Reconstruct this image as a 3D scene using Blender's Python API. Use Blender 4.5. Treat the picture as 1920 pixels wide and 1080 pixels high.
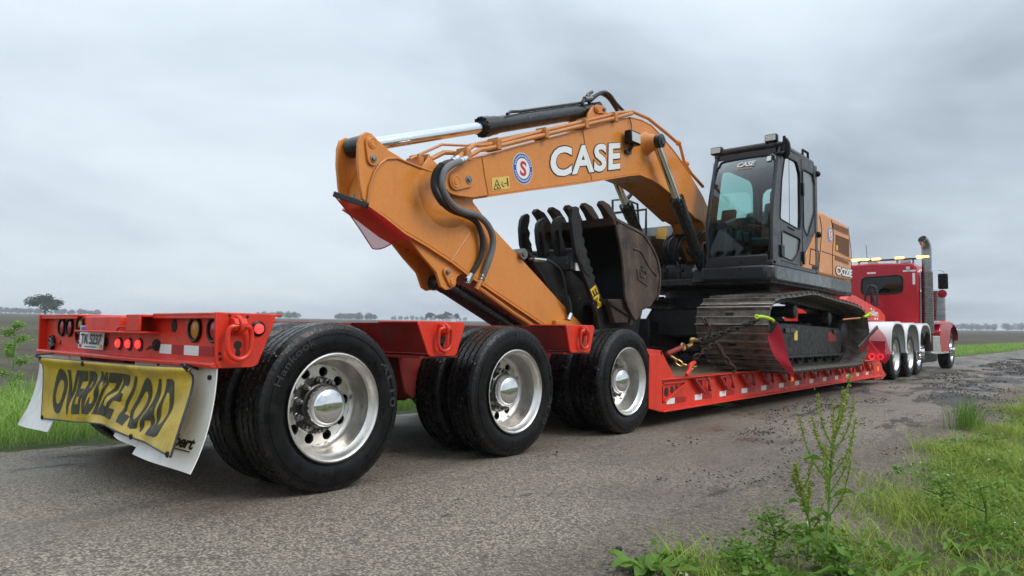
import bpy, bmesh, math, random
import numpy as np
from mathutils import Vector as V, Matrix
for o in list(bpy.data.objects): bpy.data.objects.remove(o)
random.seed(7); RNG = np.random.default_rng(7)
S = bpy.context.scene; COL = S.collection; PI = math.pi
# ---------------------------------------------------------------- camera
cam = bpy.data.cameras.new('camera'); co = bpy.data.objects.new('camera', cam); COL.objects.link(co)
co.matrix_world = Matrix(((.764057, .028826, .644505, 4.6395), (.645019, -.054193, -.762243, -2.443), (.012955, .998114, -.06, .9154), (0, 0, 0, 1)))
cam.sensor_width = 36; cam.lens = 24.908; cam.clip_start = .05; cam.clip_end = 6000
S.camera = co
# ---------------------------------------------------------------- sky, sun, exposure
SUN_EL, SUN_AZ = math.radians(44), math.radians(72)      # azimuth from +Y towards +X
w = bpy.data.worlds.new('World'); S.world = w; w.use_nodes = True
nt = w.node_tree; N = nt.nodes; L = nt.links; N.clear()
def nd(t, **k):
    n = N.new(t)
    for a, b in k.items(): setattr(n, a, b)
    return n
out = nd('ShaderNodeOutputWorld'); bg = nd('ShaderNodeBackground'); L.new(bg.outputs[0], out.inputs[0])
sky = nd('ShaderNodeTexSky', sky_type='NISHITA', sun_disc=False, sun_elevation=SUN_EL, sun_rotation=SUN_AZ)
skym = nd('ShaderNodeVectorMath', operation='SCALE'); skym.inputs[3].default_value = .09; L.new(sky.outputs[0], skym.inputs[0])
tc = nd('ShaderNodeTexCoord'); sep = nd('ShaderNodeSeparateXYZ'); L.new(tc.outputs['Generated'], sep.inputs[0])
zz = nd('ShaderNodeMath', operation='MAXIMUM'); L.new(sep.outputs[2], zz.inputs[0]); zz.inputs[1].default_value = 0
za = nd('ShaderNodeMath', operation='ADD'); L.new(zz.outputs[0], za.inputs[0]); za.inputs[1].default_value = .22
cx = nd('ShaderNodeMath', operation='DIVIDE'); L.new(sep.outputs[0], cx.inputs[0]); L.new(za.outputs[0], cx.inputs[1])
cy = nd('ShaderNodeMath', operation='DIVIDE'); L.new(sep.outputs[1], cy.inputs[0]); L.new(za.outputs[0], cy.inputs[1])
cmb = nd('ShaderNodeCombineXYZ'); L.new(cx.outputs[0], cmb.inputs[0]); L.new(cy.outputs[0], cmb.inputs[1]); cmb.inputs[2].default_value = 3.1
SROT = math.radians(60)
def skynoise(sc, det, dist, off):
    mp = nd('ShaderNodeMapping'); L.new(cmb.outputs[0], mp.inputs[0]); mp.inputs['Location'].default_value = off; mp.inputs['Scale'].default_value = sc; mp.inputs['Rotation'].default_value = (0, 0, SROT)
    n = nd('ShaderNodeTexNoise'); L.new(mp.outputs[0], n.inputs['Vector']); n.inputs['Scale'].default_value = 1
    n.inputs['Detail'].default_value = det; n.inputs['Roughness'].default_value = .52; n.inputs['Distortion'].default_value = dist
    return n.outputs[0]
n1 = skynoise((.42, .42, .42), 5, .3, (7, 17, 2)); n2 = skynoise((1.0, 1.0, 1.0), 7, .35, (4.3, 1.2, 2))
mixn = nd('ShaderNodeMath', operation='MULTIPLY_ADD'); L.new(n2, mixn.inputs[0]); mixn.inputs[1].default_value = .5
mh = nd('ShaderNodeMath', operation='MULTIPLY'); L.new(n1, mh.inputs[0]); mh.inputs[1].default_value = .75; L.new(mh.outputs[0], mixn.inputs[2])
cr = nd('ShaderNodeValToRGB'); L.new(mixn.outputs[0], cr.inputs[0])
e = cr.color_ramp.elements; e[0].position = .46; e[0].color = (.315, .37, .43, 1); e[1].position = .75; e[1].color = (.69, .765, .825, 1)
m_ = e.new(.58); m_.color = (.515, .59, .66, 1)
# an overcast sky is about twice as bright overhead as at the horizon (CIE overcast)
z2 = nd('ShaderNodeMath', operation='MULTIPLY'); L.new(zz.outputs[0], z2.inputs[0]); L.new(zz.outputs[0], z2.inputs[1])
gr = nd('ShaderNodeMath', operation='MULTIPLY_ADD'); L.new(z2.outputs[0], gr.inputs[0]); gr.inputs[1].default_value = 1.35; gr.inputs[2].default_value = .93
cs = nd('ShaderNodeVectorMath', operation='SCALE'); L.new(cr.outputs[0], cs.inputs[0]); L.new(gr.outputs[0], cs.inputs[3])
mx = nd('ShaderNodeMix', data_type='RGBA'); mx.inputs[0].default_value = .93
L.new(skym.outputs[0], mx.inputs[6]); L.new(cs.outputs[0], mx.inputs[7]); L.new(mx.outputs[2], bg.inputs[0]); bg.inputs[1].default_value = 1.0
sl = bpy.data.lights.new('sun', 'SUN'); sl.energy = 1.5; sl.angle = math.radians(28); sl.color = (1, .965, .92)
so = bpy.data.objects.new('sun', sl); COL.objects.link(so)
sd = V((math.sin(SUN_AZ)*math.cos(SUN_EL), math.cos(SUN_AZ)*math.cos(SUN_EL), math.sin(SUN_EL)))
so.rotation_euler = sd.to_track_quat('Z', 'Y').to_euler(); so.location = (20, 10, 30)
S.view_settings.view_transform = 'Standard'; S.view_settings.look = 'None'; S.view_settings.gamma = 1; S.view_settings.exposure = .34
S.view_settings.use_curve_mapping = False
S.render.engine = 'CYCLES'; S.cycles.max_bounces = 7; S.cycles.diffuse_bounces = 3; S.cycles.glossy_bounces = 3; S.cycles.transmission_bounces = 5; S.cycles.volume_bounces = 0; S.cycles.transparent_max_bounces = 14
# ---------------------------------------------------------------- materials
MAT = {}
def mat(name, col, rough=.5, metal=0, var=0, vs=6, col2=None, bump=0, bs=60, coat=0, emit=0, trans=0, alpha=1, spec=.5, stretch=(1,1,1), rv=0, thr=None, fine=0, ior=1.45, dirt=None, bead=0):
    m = bpy.data.materials.new(name); m.use_nodes = True; t = m.node_tree; b = t.nodes['Principled BSDF']; lk = t.links.new
    b.inputs['Base Color'].default_value = (*col, 1); b.inputs['Roughness'].default_value = rough; b.inputs['Metallic'].default_value = metal
    b.inputs['Coat Weight'].default_value = coat; b.inputs['Coat Roughness'].default_value = .08
    b.inputs['Specular IOR Level'].default_value = spec; b.inputs['Transmission Weight'].default_value = trans; b.inputs['Alpha'].default_value = alpha; b.inputs['IOR'].default_value = ior
    if emit: b.inputs['Emission Color'].default_value = (*col, 1); b.inputs['Emission Strength'].default_value = emit
    if var or bump or rv or fine:
        tcn = t.nodes.new('ShaderNodeTexCoord'); mp = t.nodes.new('ShaderNodeMapping'); lk(tcn.outputs['Object'], mp.inputs[0]); mp.inputs['Scale'].default_value = stretch
    def noi(sc, det=6, r=.6, raw=False):
        n = t.nodes.new('ShaderNodeTexNoise'); lk((tcn.outputs['Object'] if raw else mp.outputs[0]), n.inputs['Vector']); n.inputs['Scale'].default_value = sc
        n.inputs['Detail'].default_value = det; n.inputs['Roughness'].default_value = r; return n.outputs[0]
    if var:
        n = noi(vs); rp = t.nodes.new('ShaderNodeMapRange'); lk(n, rp.inputs[0])
        lo, hi = thr or (.38, .66); rp.inputs[1].default_value = lo; rp.inputs[2].default_value = hi; rp.inputs[3].default_value = 0; rp.inputs[4].default_value = var
        mxx = t.nodes.new('ShaderNodeMix'); mxx.data_type = 'RGBA'; lk(rp.outputs[0], mxx.inputs[0])
        mxx.inputs[6].default_value = (*col, 1); mxx.inputs[7].default_value = (*(col2 or tuple(c*.45 for c in col)), 1)
        src = mxx.outputs[2]
        if fine:
            n3 = noi(vs*14, 3, .7, True); r3 = t.nodes.new('ShaderNodeMapRange'); lk(n3, r3.inputs[0]); r3.inputs[1].default_value = .35; r3.inputs[2].default_value = .65; r3.inputs[3].default_value = 1-fine; r3.inputs[4].default_value = 1+fine
            vm = t.nodes.new('ShaderNodeVectorMath'); vm.operation = 'SCALE'; lk(src, vm.inputs[0]); lk(r3.outputs[0], vm.inputs[3]); src = vm.outputs[0]
        if dirt:      # (colour, amount, noise scale): smudges and run marks left by weather
            md = t.nodes.new('ShaderNodeMapping'); lk(tcn.outputs['Object'], md.inputs[0]); md.inputs['Scale'].default_value = (1, 1, .28)
            nn = t.nodes.new('ShaderNodeTexNoise'); lk(md.outputs[0], nn.inputs['Vector']); nn.inputs['Scale'].default_value = dirt[2]; nn.inputs['Detail'].default_value = 7; nn.inputs['Roughness'].default_value = .68
            rd = t.nodes.new('ShaderNodeMapRange'); lk(nn.outputs[0], rd.inputs[0]); rd.inputs[1].default_value = .50; rd.inputs[2].default_value = .72; rd.inputs[4].default_value = dirt[1]
            mdx = t.nodes.new('ShaderNodeMix'); mdx.data_type = 'RGBA'; lk(rd.outputs[0], mdx.inputs[0]); lk(src, mdx.inputs[6]); mdx.inputs[7].default_value = (*dirt[0], 1); src = mdx.outputs[2]
        if bead:      # pale dots painted as the glint on scattered rain beads and splashes
            vo = t.nodes.new('ShaderNodeTexVoronoi'); lk(tcn.outputs['Object'], vo.inputs['Vector']); vo.inputs['Scale'].default_value = 11
            rb = t.nodes.new('ShaderNodeMapRange'); lk(vo.outputs['Distance'], rb.inputs[0]); rb.inputs[1].default_value = .05; rb.inputs[2].default_value = .075; rb.inputs[3].default_value = bead; rb.inputs[4].default_value = 0
            mb = t.nodes.new('ShaderNodeMix'); mb.data_type = 'RGBA'; lk(rb.outputs[0], mb.inputs[0]); lk(src, mb.inputs[6]); mb.inputs[7].default_value = (.55, .53, .50, 1); src = mb.outputs[2]
        lk(src, b.inputs['Base Color'])
    if rv:
        n = noi(vs*1.7+2, raw=True); rp = t.nodes.new('ShaderNodeMapRange'); lk(n, rp.inputs[0]); rp.inputs[1].default_value = .35; rp.inputs[2].default_value = .65
        rp.inputs[3].default_value = max(.02, rough-rv); rp.inputs[4].default_value = min(1, rough+rv); lk(rp.outputs[0], b.inputs['Roughness'])
    if bump:
        n = noi(bs, 4); bn = t.nodes.new('ShaderNodeBump'); lk(n, bn.inputs['Height']); bn.inputs['Strength'].default_value = bump; bn.inputs['Distance'].default_value = .01; lk(bn.outputs[0], b.inputs['Normal'])
    MAT[name] = m; return m
mat('trailer_red', (.70, .032, .010), .40, dirt=((.24, .035, .02), .55, 9), var=.45, vs=3.5, col2=(.52, .026, .012), coat=.12, rv=.12, bump=.03, bs=90, stretch=(1.5,1.5,.5), fine=.1)
mat('frame_red_shaded', (.24, .012, .009), .5, dirt=((.05, .03, .022), .75, 7), var=.7, vs=5, col2=(.13, .012, .010), rv=.15, bump=.1, bs=70)  # trailer red darkened to hold the shadow on inner frame plates, dirt over it
mat('outrigger_red_shaded', (.36, .018, .012), .5, var=.7, vs=8, col2=(.16, .014, .012), rv=.1)  # darker trailer red, with the shadows among the brackets put into the colour
mat('tape_red', (.36, .008, .012), .3)
mat('truck_red', (.45, .005, .018), .32, coat=.25, var=.25, vs=2)
mat('orange', (.66, .235, .036), .34, bead=.35, dirt=((.42, .14, .028), .40, 10), coat=.25, var=.35, vs=2.2, col2=(.58, .195, .030), rv=.1, bump=.02, bs=120, fine=.05)
mat('orange_dim', (.54, .20, .042), .4, var=.3, vs=4, coat=.2)
mat('black_paint', (.009, .009, .010), .32, bead=.5, coat=.2, rv=.12, vs=5, var=.6, col2=(.022, .021, .020), bump=.05, bs=60)
mat('black_steel', (.010, .010, .011), .45, bead=.5, spec=.35, var=.8, vs=7, col2=(.028, .025, .022), rv=.15, bump=.15, bs=50)
mat('cab_grey', (.020, .020, .023), .36, coat=.15, var=.4, vs=4, col2=(.034,.033,.034), rv=.1)
mat('skirt_grey', (.045, .055, .056), .33, coat=.3, var=.4, vs=4, rv=.1)
mat('rubber', (.0040, .0040, .0045), .34, spec=.28, dirt=((.020, .018, .016), .35, 14), var=.6, vs=9, col2=(.008, .0078, .0075), rv=.14, bump=.12, bs=45)
mat('rubber_tread', (.004, .004, .0045), .28, bead=.4, spec=.42, var=.7, vs=16, col2=(.014, .012, .011), rv=.18, bump=.35, bs=70)
mat('rubber_letter', (.028, .028, .030), .5)
mat('hose', (.02, .02, .021), .4, bump=.2, bs=40)
mat('hose_grey', (.15, .15, .155), .4, bump=.1, bs=60)
mat('aluminium', (.82, .80, .76), .37, 1, var=.6, vs=5, col2=(.50, .47, .43), rv=.07, bump=.02, bs=80, fine=.05, dirt=((.36, .32, .28), .5, 16))
mat('chrome', (.82, .82, .83), .05, 1); mat('worn_chrome', (.34, .34, .35), .30, 1, var=.5, vs=4, rv=.08)
mat('rod_chrome', (.78, .80, .82), .10, 1, rv=.06, vs=12)
mat('steel', (.28, .27, .26), .4, 1, var=.6, vs=12, rv=.15)
mat('hub_steel', (.09, .088, .085), .38, .7, var=.6, vs=14, col2=(.03,.028,.026), rv=.15)
mat('gold_chain', (.50, .36, .13), .35, 1, var=.5, vs=30)
mat('dark_chain', (.035, .032, .03), .45, .8)
mat('rust', (.055, .030, .020), .75, .1, var=.9, vs=9, col2=(.028, .020, .016), bump=.4, bs=40, fine=.25)
mat('bucket_rust', (.098, .065, .049), .62, .2, dirt=((.20, .15, .11), .5, 6), var=.95, vs=4, col2=(.034, .024, .019), bump=.5, bs=30, fine=.3, rv=.15)
mat('bucket_dark', (.010, .009, .009), .7, bump=.3, bs=30, var=.5, vs=6, bead=.5)
mat('worn_steel', (.42, .39, .35), .42, .7, var=.7, vs=9, col2=(.16, .14, .12), rv=.1)
mat('shoe_steel', (.22, .195, .165), .5, .35, var=.9, vs=6, col2=(.065, .052, .042), bump=.35, bs=40, fine=.3, rv=.15)
mat('hole_black', (.018, .015, .013), .8, bump=.5, bs=40)  # near-black for shapes that stand in for the dark inside holes and gaps
mat('white_flap', (.76, .75, .72), .45, dirt=((.40, .37, .33), .6, 7), var=.45, vs=4, col2=(.50, .48, .44), bump=.05, bs=20, thr=(.5,.75))
mat('white_paint', (.80, .80, .79), .3, coat=.4, var=.2, vs=3, col2=(.62,.61,.58))
mat('white_decal', (.78, .79, .78), .4)
mat('tape_white', (.80, .80, .78), .35, var=.25, vs=60, col2=(.55,.55,.55))
mat('black_decal', (.012, .012, .014), .4)
mat('blue_decal', (.03, .10, .38), .4)
mat('red_decal', (.55, .03, .04), .4)
mat('yellow_decal', (.72, .44, .02), .45)
mat('pale_yellow', (.70, .50, .12), .45)
mat('banner_yellow', (.60, .40, .022), .42, dirt=((.26, .18, .03), .5, 9), var=.7, vs=5, col2=(.27, .20, .035), bump=.15, bs=14, thr=(.42,.72), fine=.10)
mat('banner_ink', (.022, .024, .014), .55, var=.5, vs=9, col2=(.06,.055,.02))
mat('lens_red', (.42, .006, .018), .3, coat=.2, var=.4, vs=150, col2=(.18,.004,.008))
mat('lens_amber', (.52, .19, .012), .3, coat=.2, var=.4, vs=150, col2=(.35,.11,.01))
mat('lit_red', (1, .045, .04), .3, emit=1.3)
mat('lit_ring', (1, .03, .04), .3, emit=1.6)
mat('lit_amber', (1, .50, .12), .3, emit=3.5)
mat('amber_marker', (.95, .25, .02), .2, emit=.35, coat=.5)
mat('plate_white', (.80, .80, .78), .3, var=.2, vs=20)
mat('lime', (.45, .68, .02), .45)
mat('glass', (.50, .72, .68), .02, trans=1, ior=1.12)
mat('glass_dark', (.015, .018, .020), .04, spec=.8, coat=.6)
mat('wood', (.20, .135, .085), .75, var=.8, vs=5, col2=(.085, .055, .036), stretch=(6,.6,6), bump=.35, bs=30, fine=.2)
mat('interior', (.025, .025, .027), .7)
mat('seat_fabric', (.035, .036, .040), .8)
mat('lamp_lens', (.62, .62, .60), .12, coat=.5, var=.5, vs=90, col2=(.3,.3,.3))
mat('bark', (.055, .042, .034), .9, var=.6, vs=4)
mat('house_white', (.6,.6,.58), .7); mat('house_roof', (.12,.11,.11), .8)
def leafmat(name, c1, c2, trans=.35):
    m = bpy.data.materials.new(name); m.use_nodes = True; t = m.node_tree; b = t.nodes['Principled BSDF']; lk = t.links.new
    g = t.nodes.new('ShaderNodeNewGeometry'); n = t.nodes.new('ShaderNodeTexNoise'); n.inputs['Scale'].default_value = 1.6; n.inputs['Detail'].default_value = 3; lk(g.outputs['Position'], n.inputs['Vector'])
    ad = t.nodes.new('ShaderNodeMath'); ad.operation = 'ADD'; lk(n.outputs[0], ad.inputs[0]); lk(g.outputs['Random Per Island'], ad.inputs[1])
    mr = t.nodes.new('ShaderNodeMapRange'); mr.inputs[1].default_value = .45; mr.inputs[2].default_value = 1.45; lk(ad.outputs[0], mr.inputs[0])
    mx = t.nodes.new('ShaderNodeMix'); mx.data_type = 'RGBA'; lk(mr.outputs[0], mx.inputs[0]); mx.inputs[6].default_value = (*c1, 1); mx.inputs[7].default_value = (*c2, 1)
    lk(mx.outputs[2], b.inputs['Base Color']); b.inputs['Roughness'].default_value = .5; b.inputs['Specular IOR Level'].default_value = .22
    tr = t.nodes.new('ShaderNodeBsdfTranslucent'); lk(mx.outputs[2], tr.inputs[0]); ms = t.nodes.new('ShaderNodeMixShader'); ms.inputs[0].default_value = trans
    lk(b.outputs[0], ms.inputs[1]); lk(tr.outputs[0], ms.inputs[2]); lk(ms.outputs[0], t.nodes['Material Output'].inputs[0]); MAT[name] = m
leafmat('grass_blade', (.13, .215, .018), (.37, .46, .08)); leafmat('grass_left', (.13, .26, .022), (.36, .52, .13)); leafmat('grass_dry', (.22, .19, .09), (.36, .31, .17), .2)
leafmat('weed_leaf', (.075, .165, .020), (.20, .34, .060)); leafmat('dock_seed', (.21, .26, .035), (.36, .40, .09), .3); leafmat('pale_weed', (.14, .28, .04), (.30, .46, .12))
leafmat('oak_leaf', (.028, .05, .022), (.055, .085, .035), .2); leafmat('far_leaf', (.035, .055, .03), (.06, .085, .045), .2); leafmat('flower', (.6,.6,.5), (.75,.72,.6))
def meshmat(name, col, keep):       # open mesh fabric: part of it is holes
    m = bpy.data.materials.new(name); m.use_nodes = True; t = m.node_tree; b = t.nodes['Principled BSDF']; b.inputs['Base Color'].default_value = (*col, 1); b.inputs['Roughness'].default_value = .6
    tr = t.nodes.new('ShaderNodeBsdfTransparent'); ms = t.nodes.new('ShaderNodeMixShader'); ms.inputs[0].default_value = keep
    tl = t.nodes.new('ShaderNodeBsdfTranslucent'); tl.inputs[0].default_value = (*col, 1); m2 = t.nodes.new('ShaderNodeMixShader'); m2.inputs[0].default_value = .4
    t.links.new(b.outputs[0], m2.inputs[1]); t.links.new(tl.outputs[0], m2.inputs[2])
    t.links.new(tr.outputs[0], ms.inputs[1]); t.links.new(m2.outputs[0], ms.inputs[2]); t.links.new(ms.outputs[0], t.nodes['Material Output'].inputs[0]); MAT[name] = m
meshmat('flag_mesh', (.60, .006, .030), .68); meshmat('flag_cloth', (.55, .012, .04), .97); meshmat('perforated', (.6,.6,.6), .8)
def glassmat(name, tint, refl):     # thin tinted sheet: sees through, reflects the sky at its surface
    m = bpy.data.materials.new(name); m.use_nodes = True; t = m.node_tree; t.nodes.remove(t.nodes['Principled BSDF'])
    tr = t.nodes.new('ShaderNodeBsdfTransparent'); tr.inputs[0].default_value = (*tint, 1); gl = t.nodes.new('ShaderNodeBsdfGlossy'); gl.inputs['Roughness'].default_value = .04
    fr = t.nodes.new('ShaderNodeFresnel'); fr.inputs[0].default_value = 1.5; mu = t.nodes.new('ShaderNodeMath'); mu.operation = 'MULTIPLY'; mu.inputs[1].default_value = refl
    ms = t.nodes.new('ShaderNodeMixShader'); lk = t.links.new; lk(fr.outputs[0], mu.inputs[0]); lk(mu.outputs[0], ms.inputs[0]); lk(tr.outputs[0], ms.inputs[1]); lk(gl.outputs[0], ms.inputs[2]); lk(ms.outputs[0], t.nodes['Material Output'].inputs[0]); MAT[name] = m
glassmat('cab_glass', (.58, .86, .80), 1.0); mat('sky_grey_glass', (.15, .165, .165), .16, spec=.9, var=.4, vs=3, col2=(.10,.11,.11)); glassmat('truck_glass', (.18, .21, .22), 1.3)  # sky reflection put into the grey of the opaque door and quarter panes
# ---------------------------------------------------------------- builders
def wt(o): return o.location.copy() if not o.parent else wt(o.parent)+o.matrix_parent_inverse.translation+o.location
def put(o, parent=None, **k):
    COL.objects.link(o)
    if parent:
        o.parent = parent; o.matrix_parent_inverse = Matrix.Translation(-wt(parent))
    return o
def thing(name, label, cat, loc=(0,0,0), group=None):
    o = bpy.data.objects.new(name, None); COL.objects.link(o); o.location = loc; o.empty_display_size = .2; return tag(o, label, cat, group)
def tag(o, label=None, cat=None, group=None, kind=None):
    if label: o['label'] = label
    if cat: o['category'] = cat
    if group: o['group'] = group
    if kind: o['kind'] = kind
    return o
AX = {'x': lambda a, b, c: V((a, b, c)), 'y': lambda a, b, c: V((b, a, c)), 'z': lambda a, b, c: V((b, c, a))}
def catmull(P, k=6, closed=False):
    P = [V(p) for p in P]; n = len(P); R = []
    for i in range(n if closed else n-1):
        g = (lambda j: P[j % n]) if closed else (lambda j: P[min(max(j, 0), n-1)])
        a, b, c, d = g(i-1), g(i), g(i+1), g(i+2)
        for s in range(k):
            t = s/k; R.append(.5*((2*b)+(c-a)*t+(2*a-5*b+4*c-d)*t*t+(3*b-a-3*c+d)*t**3))
    if not closed: R.append(P[-1])
    return R
def frame(d):
    d = d.normalized(); u = d.cross(V((0,0,1)))
    if u.length < 1e-4: u = V((1,0,0))
    u.normalize(); return u, u.cross(d).normalized()
class G:
    def __init__(s): s.bm = bmesh.new()
    def ring(s, pts): return [s.bm.verts.new(p) for p in pts]
    def face(s, vs):
        try: return s.bm.faces.new(vs)
        except ValueError: return None
    def loops(s, R, closed=True, cap=True, wrap=False):
        n = len(R[0]); m = len(R)
        for i in range(m if wrap else m-1):
            a, b = R[i], R[(i+1) % m]
            for j in range(n if closed else n-1): s.face([a[j], a[(j+1) % n], b[(j+1) % n], b[j]])
        if cap and closed and not wrap: s.face(R[0][::-1]); s.face(R[-1])
        return s
    def box(s, x0, x1, y0, y1, z0, z1): return s.prism([(y0, z0), (y1, z0), (y1, z1), (y0, z1)], x0, x1)
    def prism(s, poly, a0, a1, ax='x'):
        f = AX[ax]; return s.loops([s.ring([f(a0, *p) for p in poly]), s.ring([f(a1, *p) for p in poly])])
    def loft(s, secs): return s.loops([s.ring(q) for q in secs])
    def cyl(s, p0, p1, r0, r1=None, n=16, cap=True):
        p0, p1 = V(p0), V(p1); u, v = frame(p1-p0); r1 = r0 if r1 is None else r1
        return s.loops([s.ring([p+(u*math.cos(2*PI*k/n)+v*math.sin(2*PI*k/n))*r for k in range(n)]) for p, r in ((p0, r0), (p1, r1))], cap=cap)
    def tube(s, pts, r, n=8, k=5, smooth=True, closed=False, taper=None):
        P = catmull(pts, k, closed) if smooth else [V(p) for p in pts]; R = []; pu = None; m = len(P)
        for i, p in enumerate(P):
            d = (P[(i+1) % m]-P[i-1]) if closed else (P[min(i+1, m-1)]-P[max(i-1, 0)])
            if pu is None: u, v = frame(d)
            else:
                dn = d.normalized(); u = (pu-dn*pu.dot(dn)); u.normalize(); v = u.cross(dn)
            pu = u; rr = r if taper is None else r*(1+(taper-1)*i/max(1, m-1))
            R.append(s.ring([p+(u*math.cos(2*PI*j/n)+v*math.sin(2*PI*j/n))*rr for j in range(n)]))
        return s.loops(R, wrap=closed)
    def lathe(s, prof, c=(0,0,0), n=32, d=(1,0,0), zig=None, closed=False):
        c = V(c); d = V(d).normalized(); u, v = frame(d); R = []
        for i in range(n):
            a = 2*PI*i/n; e = u*math.cos(a)+v*math.sin(a)
            R.append(s.ring([c+d*(x+(zig[j]*(1 if i % 2 else -1) if zig else 0))+e*r for j, (x, r) in enumerate(prof)]))
        return s.loops(R, closed=closed, cap=False, wrap=True)
    def bar(s, p0, p1, wd, ht, up=(0,0,1)):
        p0, p1 = V(p0), V(p1); d = (p1-p0).normalized(); u = d.cross(V(up)); u.normalize(); v = u.cross(d)
        return s.loops([s.ring([p+u*a*wd/2+v*b*ht/2 for a, b in ((-1,-1),(1,-1),(1,1),(-1,1))]) for p in (p0, p1)])
    def torus(s, c, axis, R, r, n=20, m=8, a0=0, a1=2*PI, sy=1):
        c = V(c); u, v = frame(V(axis)); full = abs(a1-a0-2*PI) < 1e-4; k = n if full else n+1
        pts = [c+u*R*math.cos(a0+(a1-a0)*i/n)+v*R*sy*math.sin(a0+(a1-a0)*i/n) for i in range(k)]
        return s.tube(pts, r, m, smooth=False, closed=full)
    def sphere(s, c, r, n=10, m=8, sc=(1,1,1)):
        c = V(c); R = [s.ring([c+V((r*math.sin(PI*i/m)*math.cos(2*PI*j/n)*sc[0], r*math.sin(PI*i/m)*math.sin(2*PI*j/n)*sc[1], r*math.cos(PI*i/m)*sc[2])) for j in range(n)]) for i in range(1, m)]
        return s.loops(R)
    def sheet(s, grid, th=0):
        R = [s.ring(r) for r in grid]; s.loops(R, closed=False)
        if th:
            s.bm.normal_update(); geo = bmesh.ops.solidify(s.bm, geom=s.bm.faces[:], thickness=th)
        return s
    def mesh(s, name, m, ang=35, flat=False):
        bmesh.ops.recalc_face_normals(s.bm, faces=s.bm.faces); me = bpy.data.meshes.new(name); s.bm.to_mesh(me); s.bm.free()
        if m: me.materials.append(MAT[m])
        if not flat:
            me.polygons.foreach_set('use_smooth', [True]*len(me.polygons)); me.set_sharp_from_angle(angle=math.radians(ang))
        return me
    def out(s, name, m, parent=None, bev=0, label=None, ang=35, kind=None, loc=None):
        o = bpy.data.objects.new(name, s.mesh(name, m, ang)); put(o, parent)
        if bev: b = o.modifiers.new('bevel', 'BEVEL'); b.width = bev; b.segments = 2; b.limit_method = 'ANGLE'; b.angle_limit = math.radians(40)
        if label: o['label'] = label
        if kind: o['kind'] = kind
        return o
def inst(me, name, parent, loc=(0,0,0), rot=None, scale=None):       # a part sharing mesh data, placed in its parent's own space
    o = bpy.data.objects.new(name, me); COL.objects.link(o); o.parent = parent; o.location = loc
    if rot: o.rotation_euler = rot
    if scale: o.scale = scale
    return o
def textmesh(s, offset=0, spacing=1, cuts=0, shear=0):
    c = bpy.data.curves.new('t', 'FONT'); c.body = s; c.offset = offset; c.space_character = spacing; c.resolution_u = 4; c.shear = shear
    o = bpy.data.objects.new('t', c); COL.objects.link(o); dg = bpy.context.evaluated_depsgraph_get(); me = bpy.data.meshes.new_from_object(o.evaluated_get(dg))
    bpy.data.objects.remove(o); bpy.data.curves.remove(c); bm = bmesh.new(); bm.from_mesh(me); bpy.data.meshes.remove(me)
    xs = [v.co.x for v in bm.verts]; ys = [v.co.y for v in bm.verts]; x0, x1, y0, y1 = min(xs), max(xs), min(ys), max(ys)
    for v in bm.verts: v.co = V(((v.co.x-x0)/(x1-x0), (v.co.y-y0)/(y1-y0), 0))
    if cuts:
        for ax, n in ((0, cuts), (1, max(4, cuts//3))):
            for i in range(1, n):
                nn = V((0,0,0)); nn[ax] = 1; pt = V((0,0,0)); pt[ax] = i/n; bmesh.ops.bisect_plane(bm, geom=bm.verts[:]+bm.edges[:]+bm.faces[:], plane_co=pt, plane_no=nn)
    return bm
def lettering(name, s, fn, m, parent=None, offset=0, spacing=1, cuts=0, label=None, shear=0):
    bm = textmesh(s, offset, spacing, cuts, shear)
    for v in bm.verts: v.co = fn(v.co.x, v.co.y)
    g = G(); g.bm.free(); g.bm = bm; return g.out(name, m, parent, label=label, ang=80)
def quad(bl, br, tr, tl, lift=.003):
    bl, br, tr, tl = map(V, (bl, br, tr, tl)); n = (br-bl).cross(tl-bl).normalized()*lift
    return lambda u, v: bl*(1-u)*(1-v)+br*u*(1-v)+tr*u*v+tl*(1-u)*v+n
def patch(fn, nu=1, nv=1, th=0):
    g = G(); g.sheet([[fn(i/nu, j/nv) for i in range(nu+1)] for j in range(nv+1)], th); return g
def mirror(o, parent=None):      # the same part on the left side of the vehicle
    me = o.data.copy(); me.transform(Matrix.Scale(-1, 4, (1,0,0))); me.flip_normals(); c = bpy.data.objects.new(o.name.split('.')[0], me); put(c, o.parent)
    for md in o.modifiers:
        b = c.modifiers.new('bevel', 'BEVEL'); b.width = md.width; b.segments = 2; b.limit_method = 'ANGLE'; b.angle_limit = md.angle_limit
    return c
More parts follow.
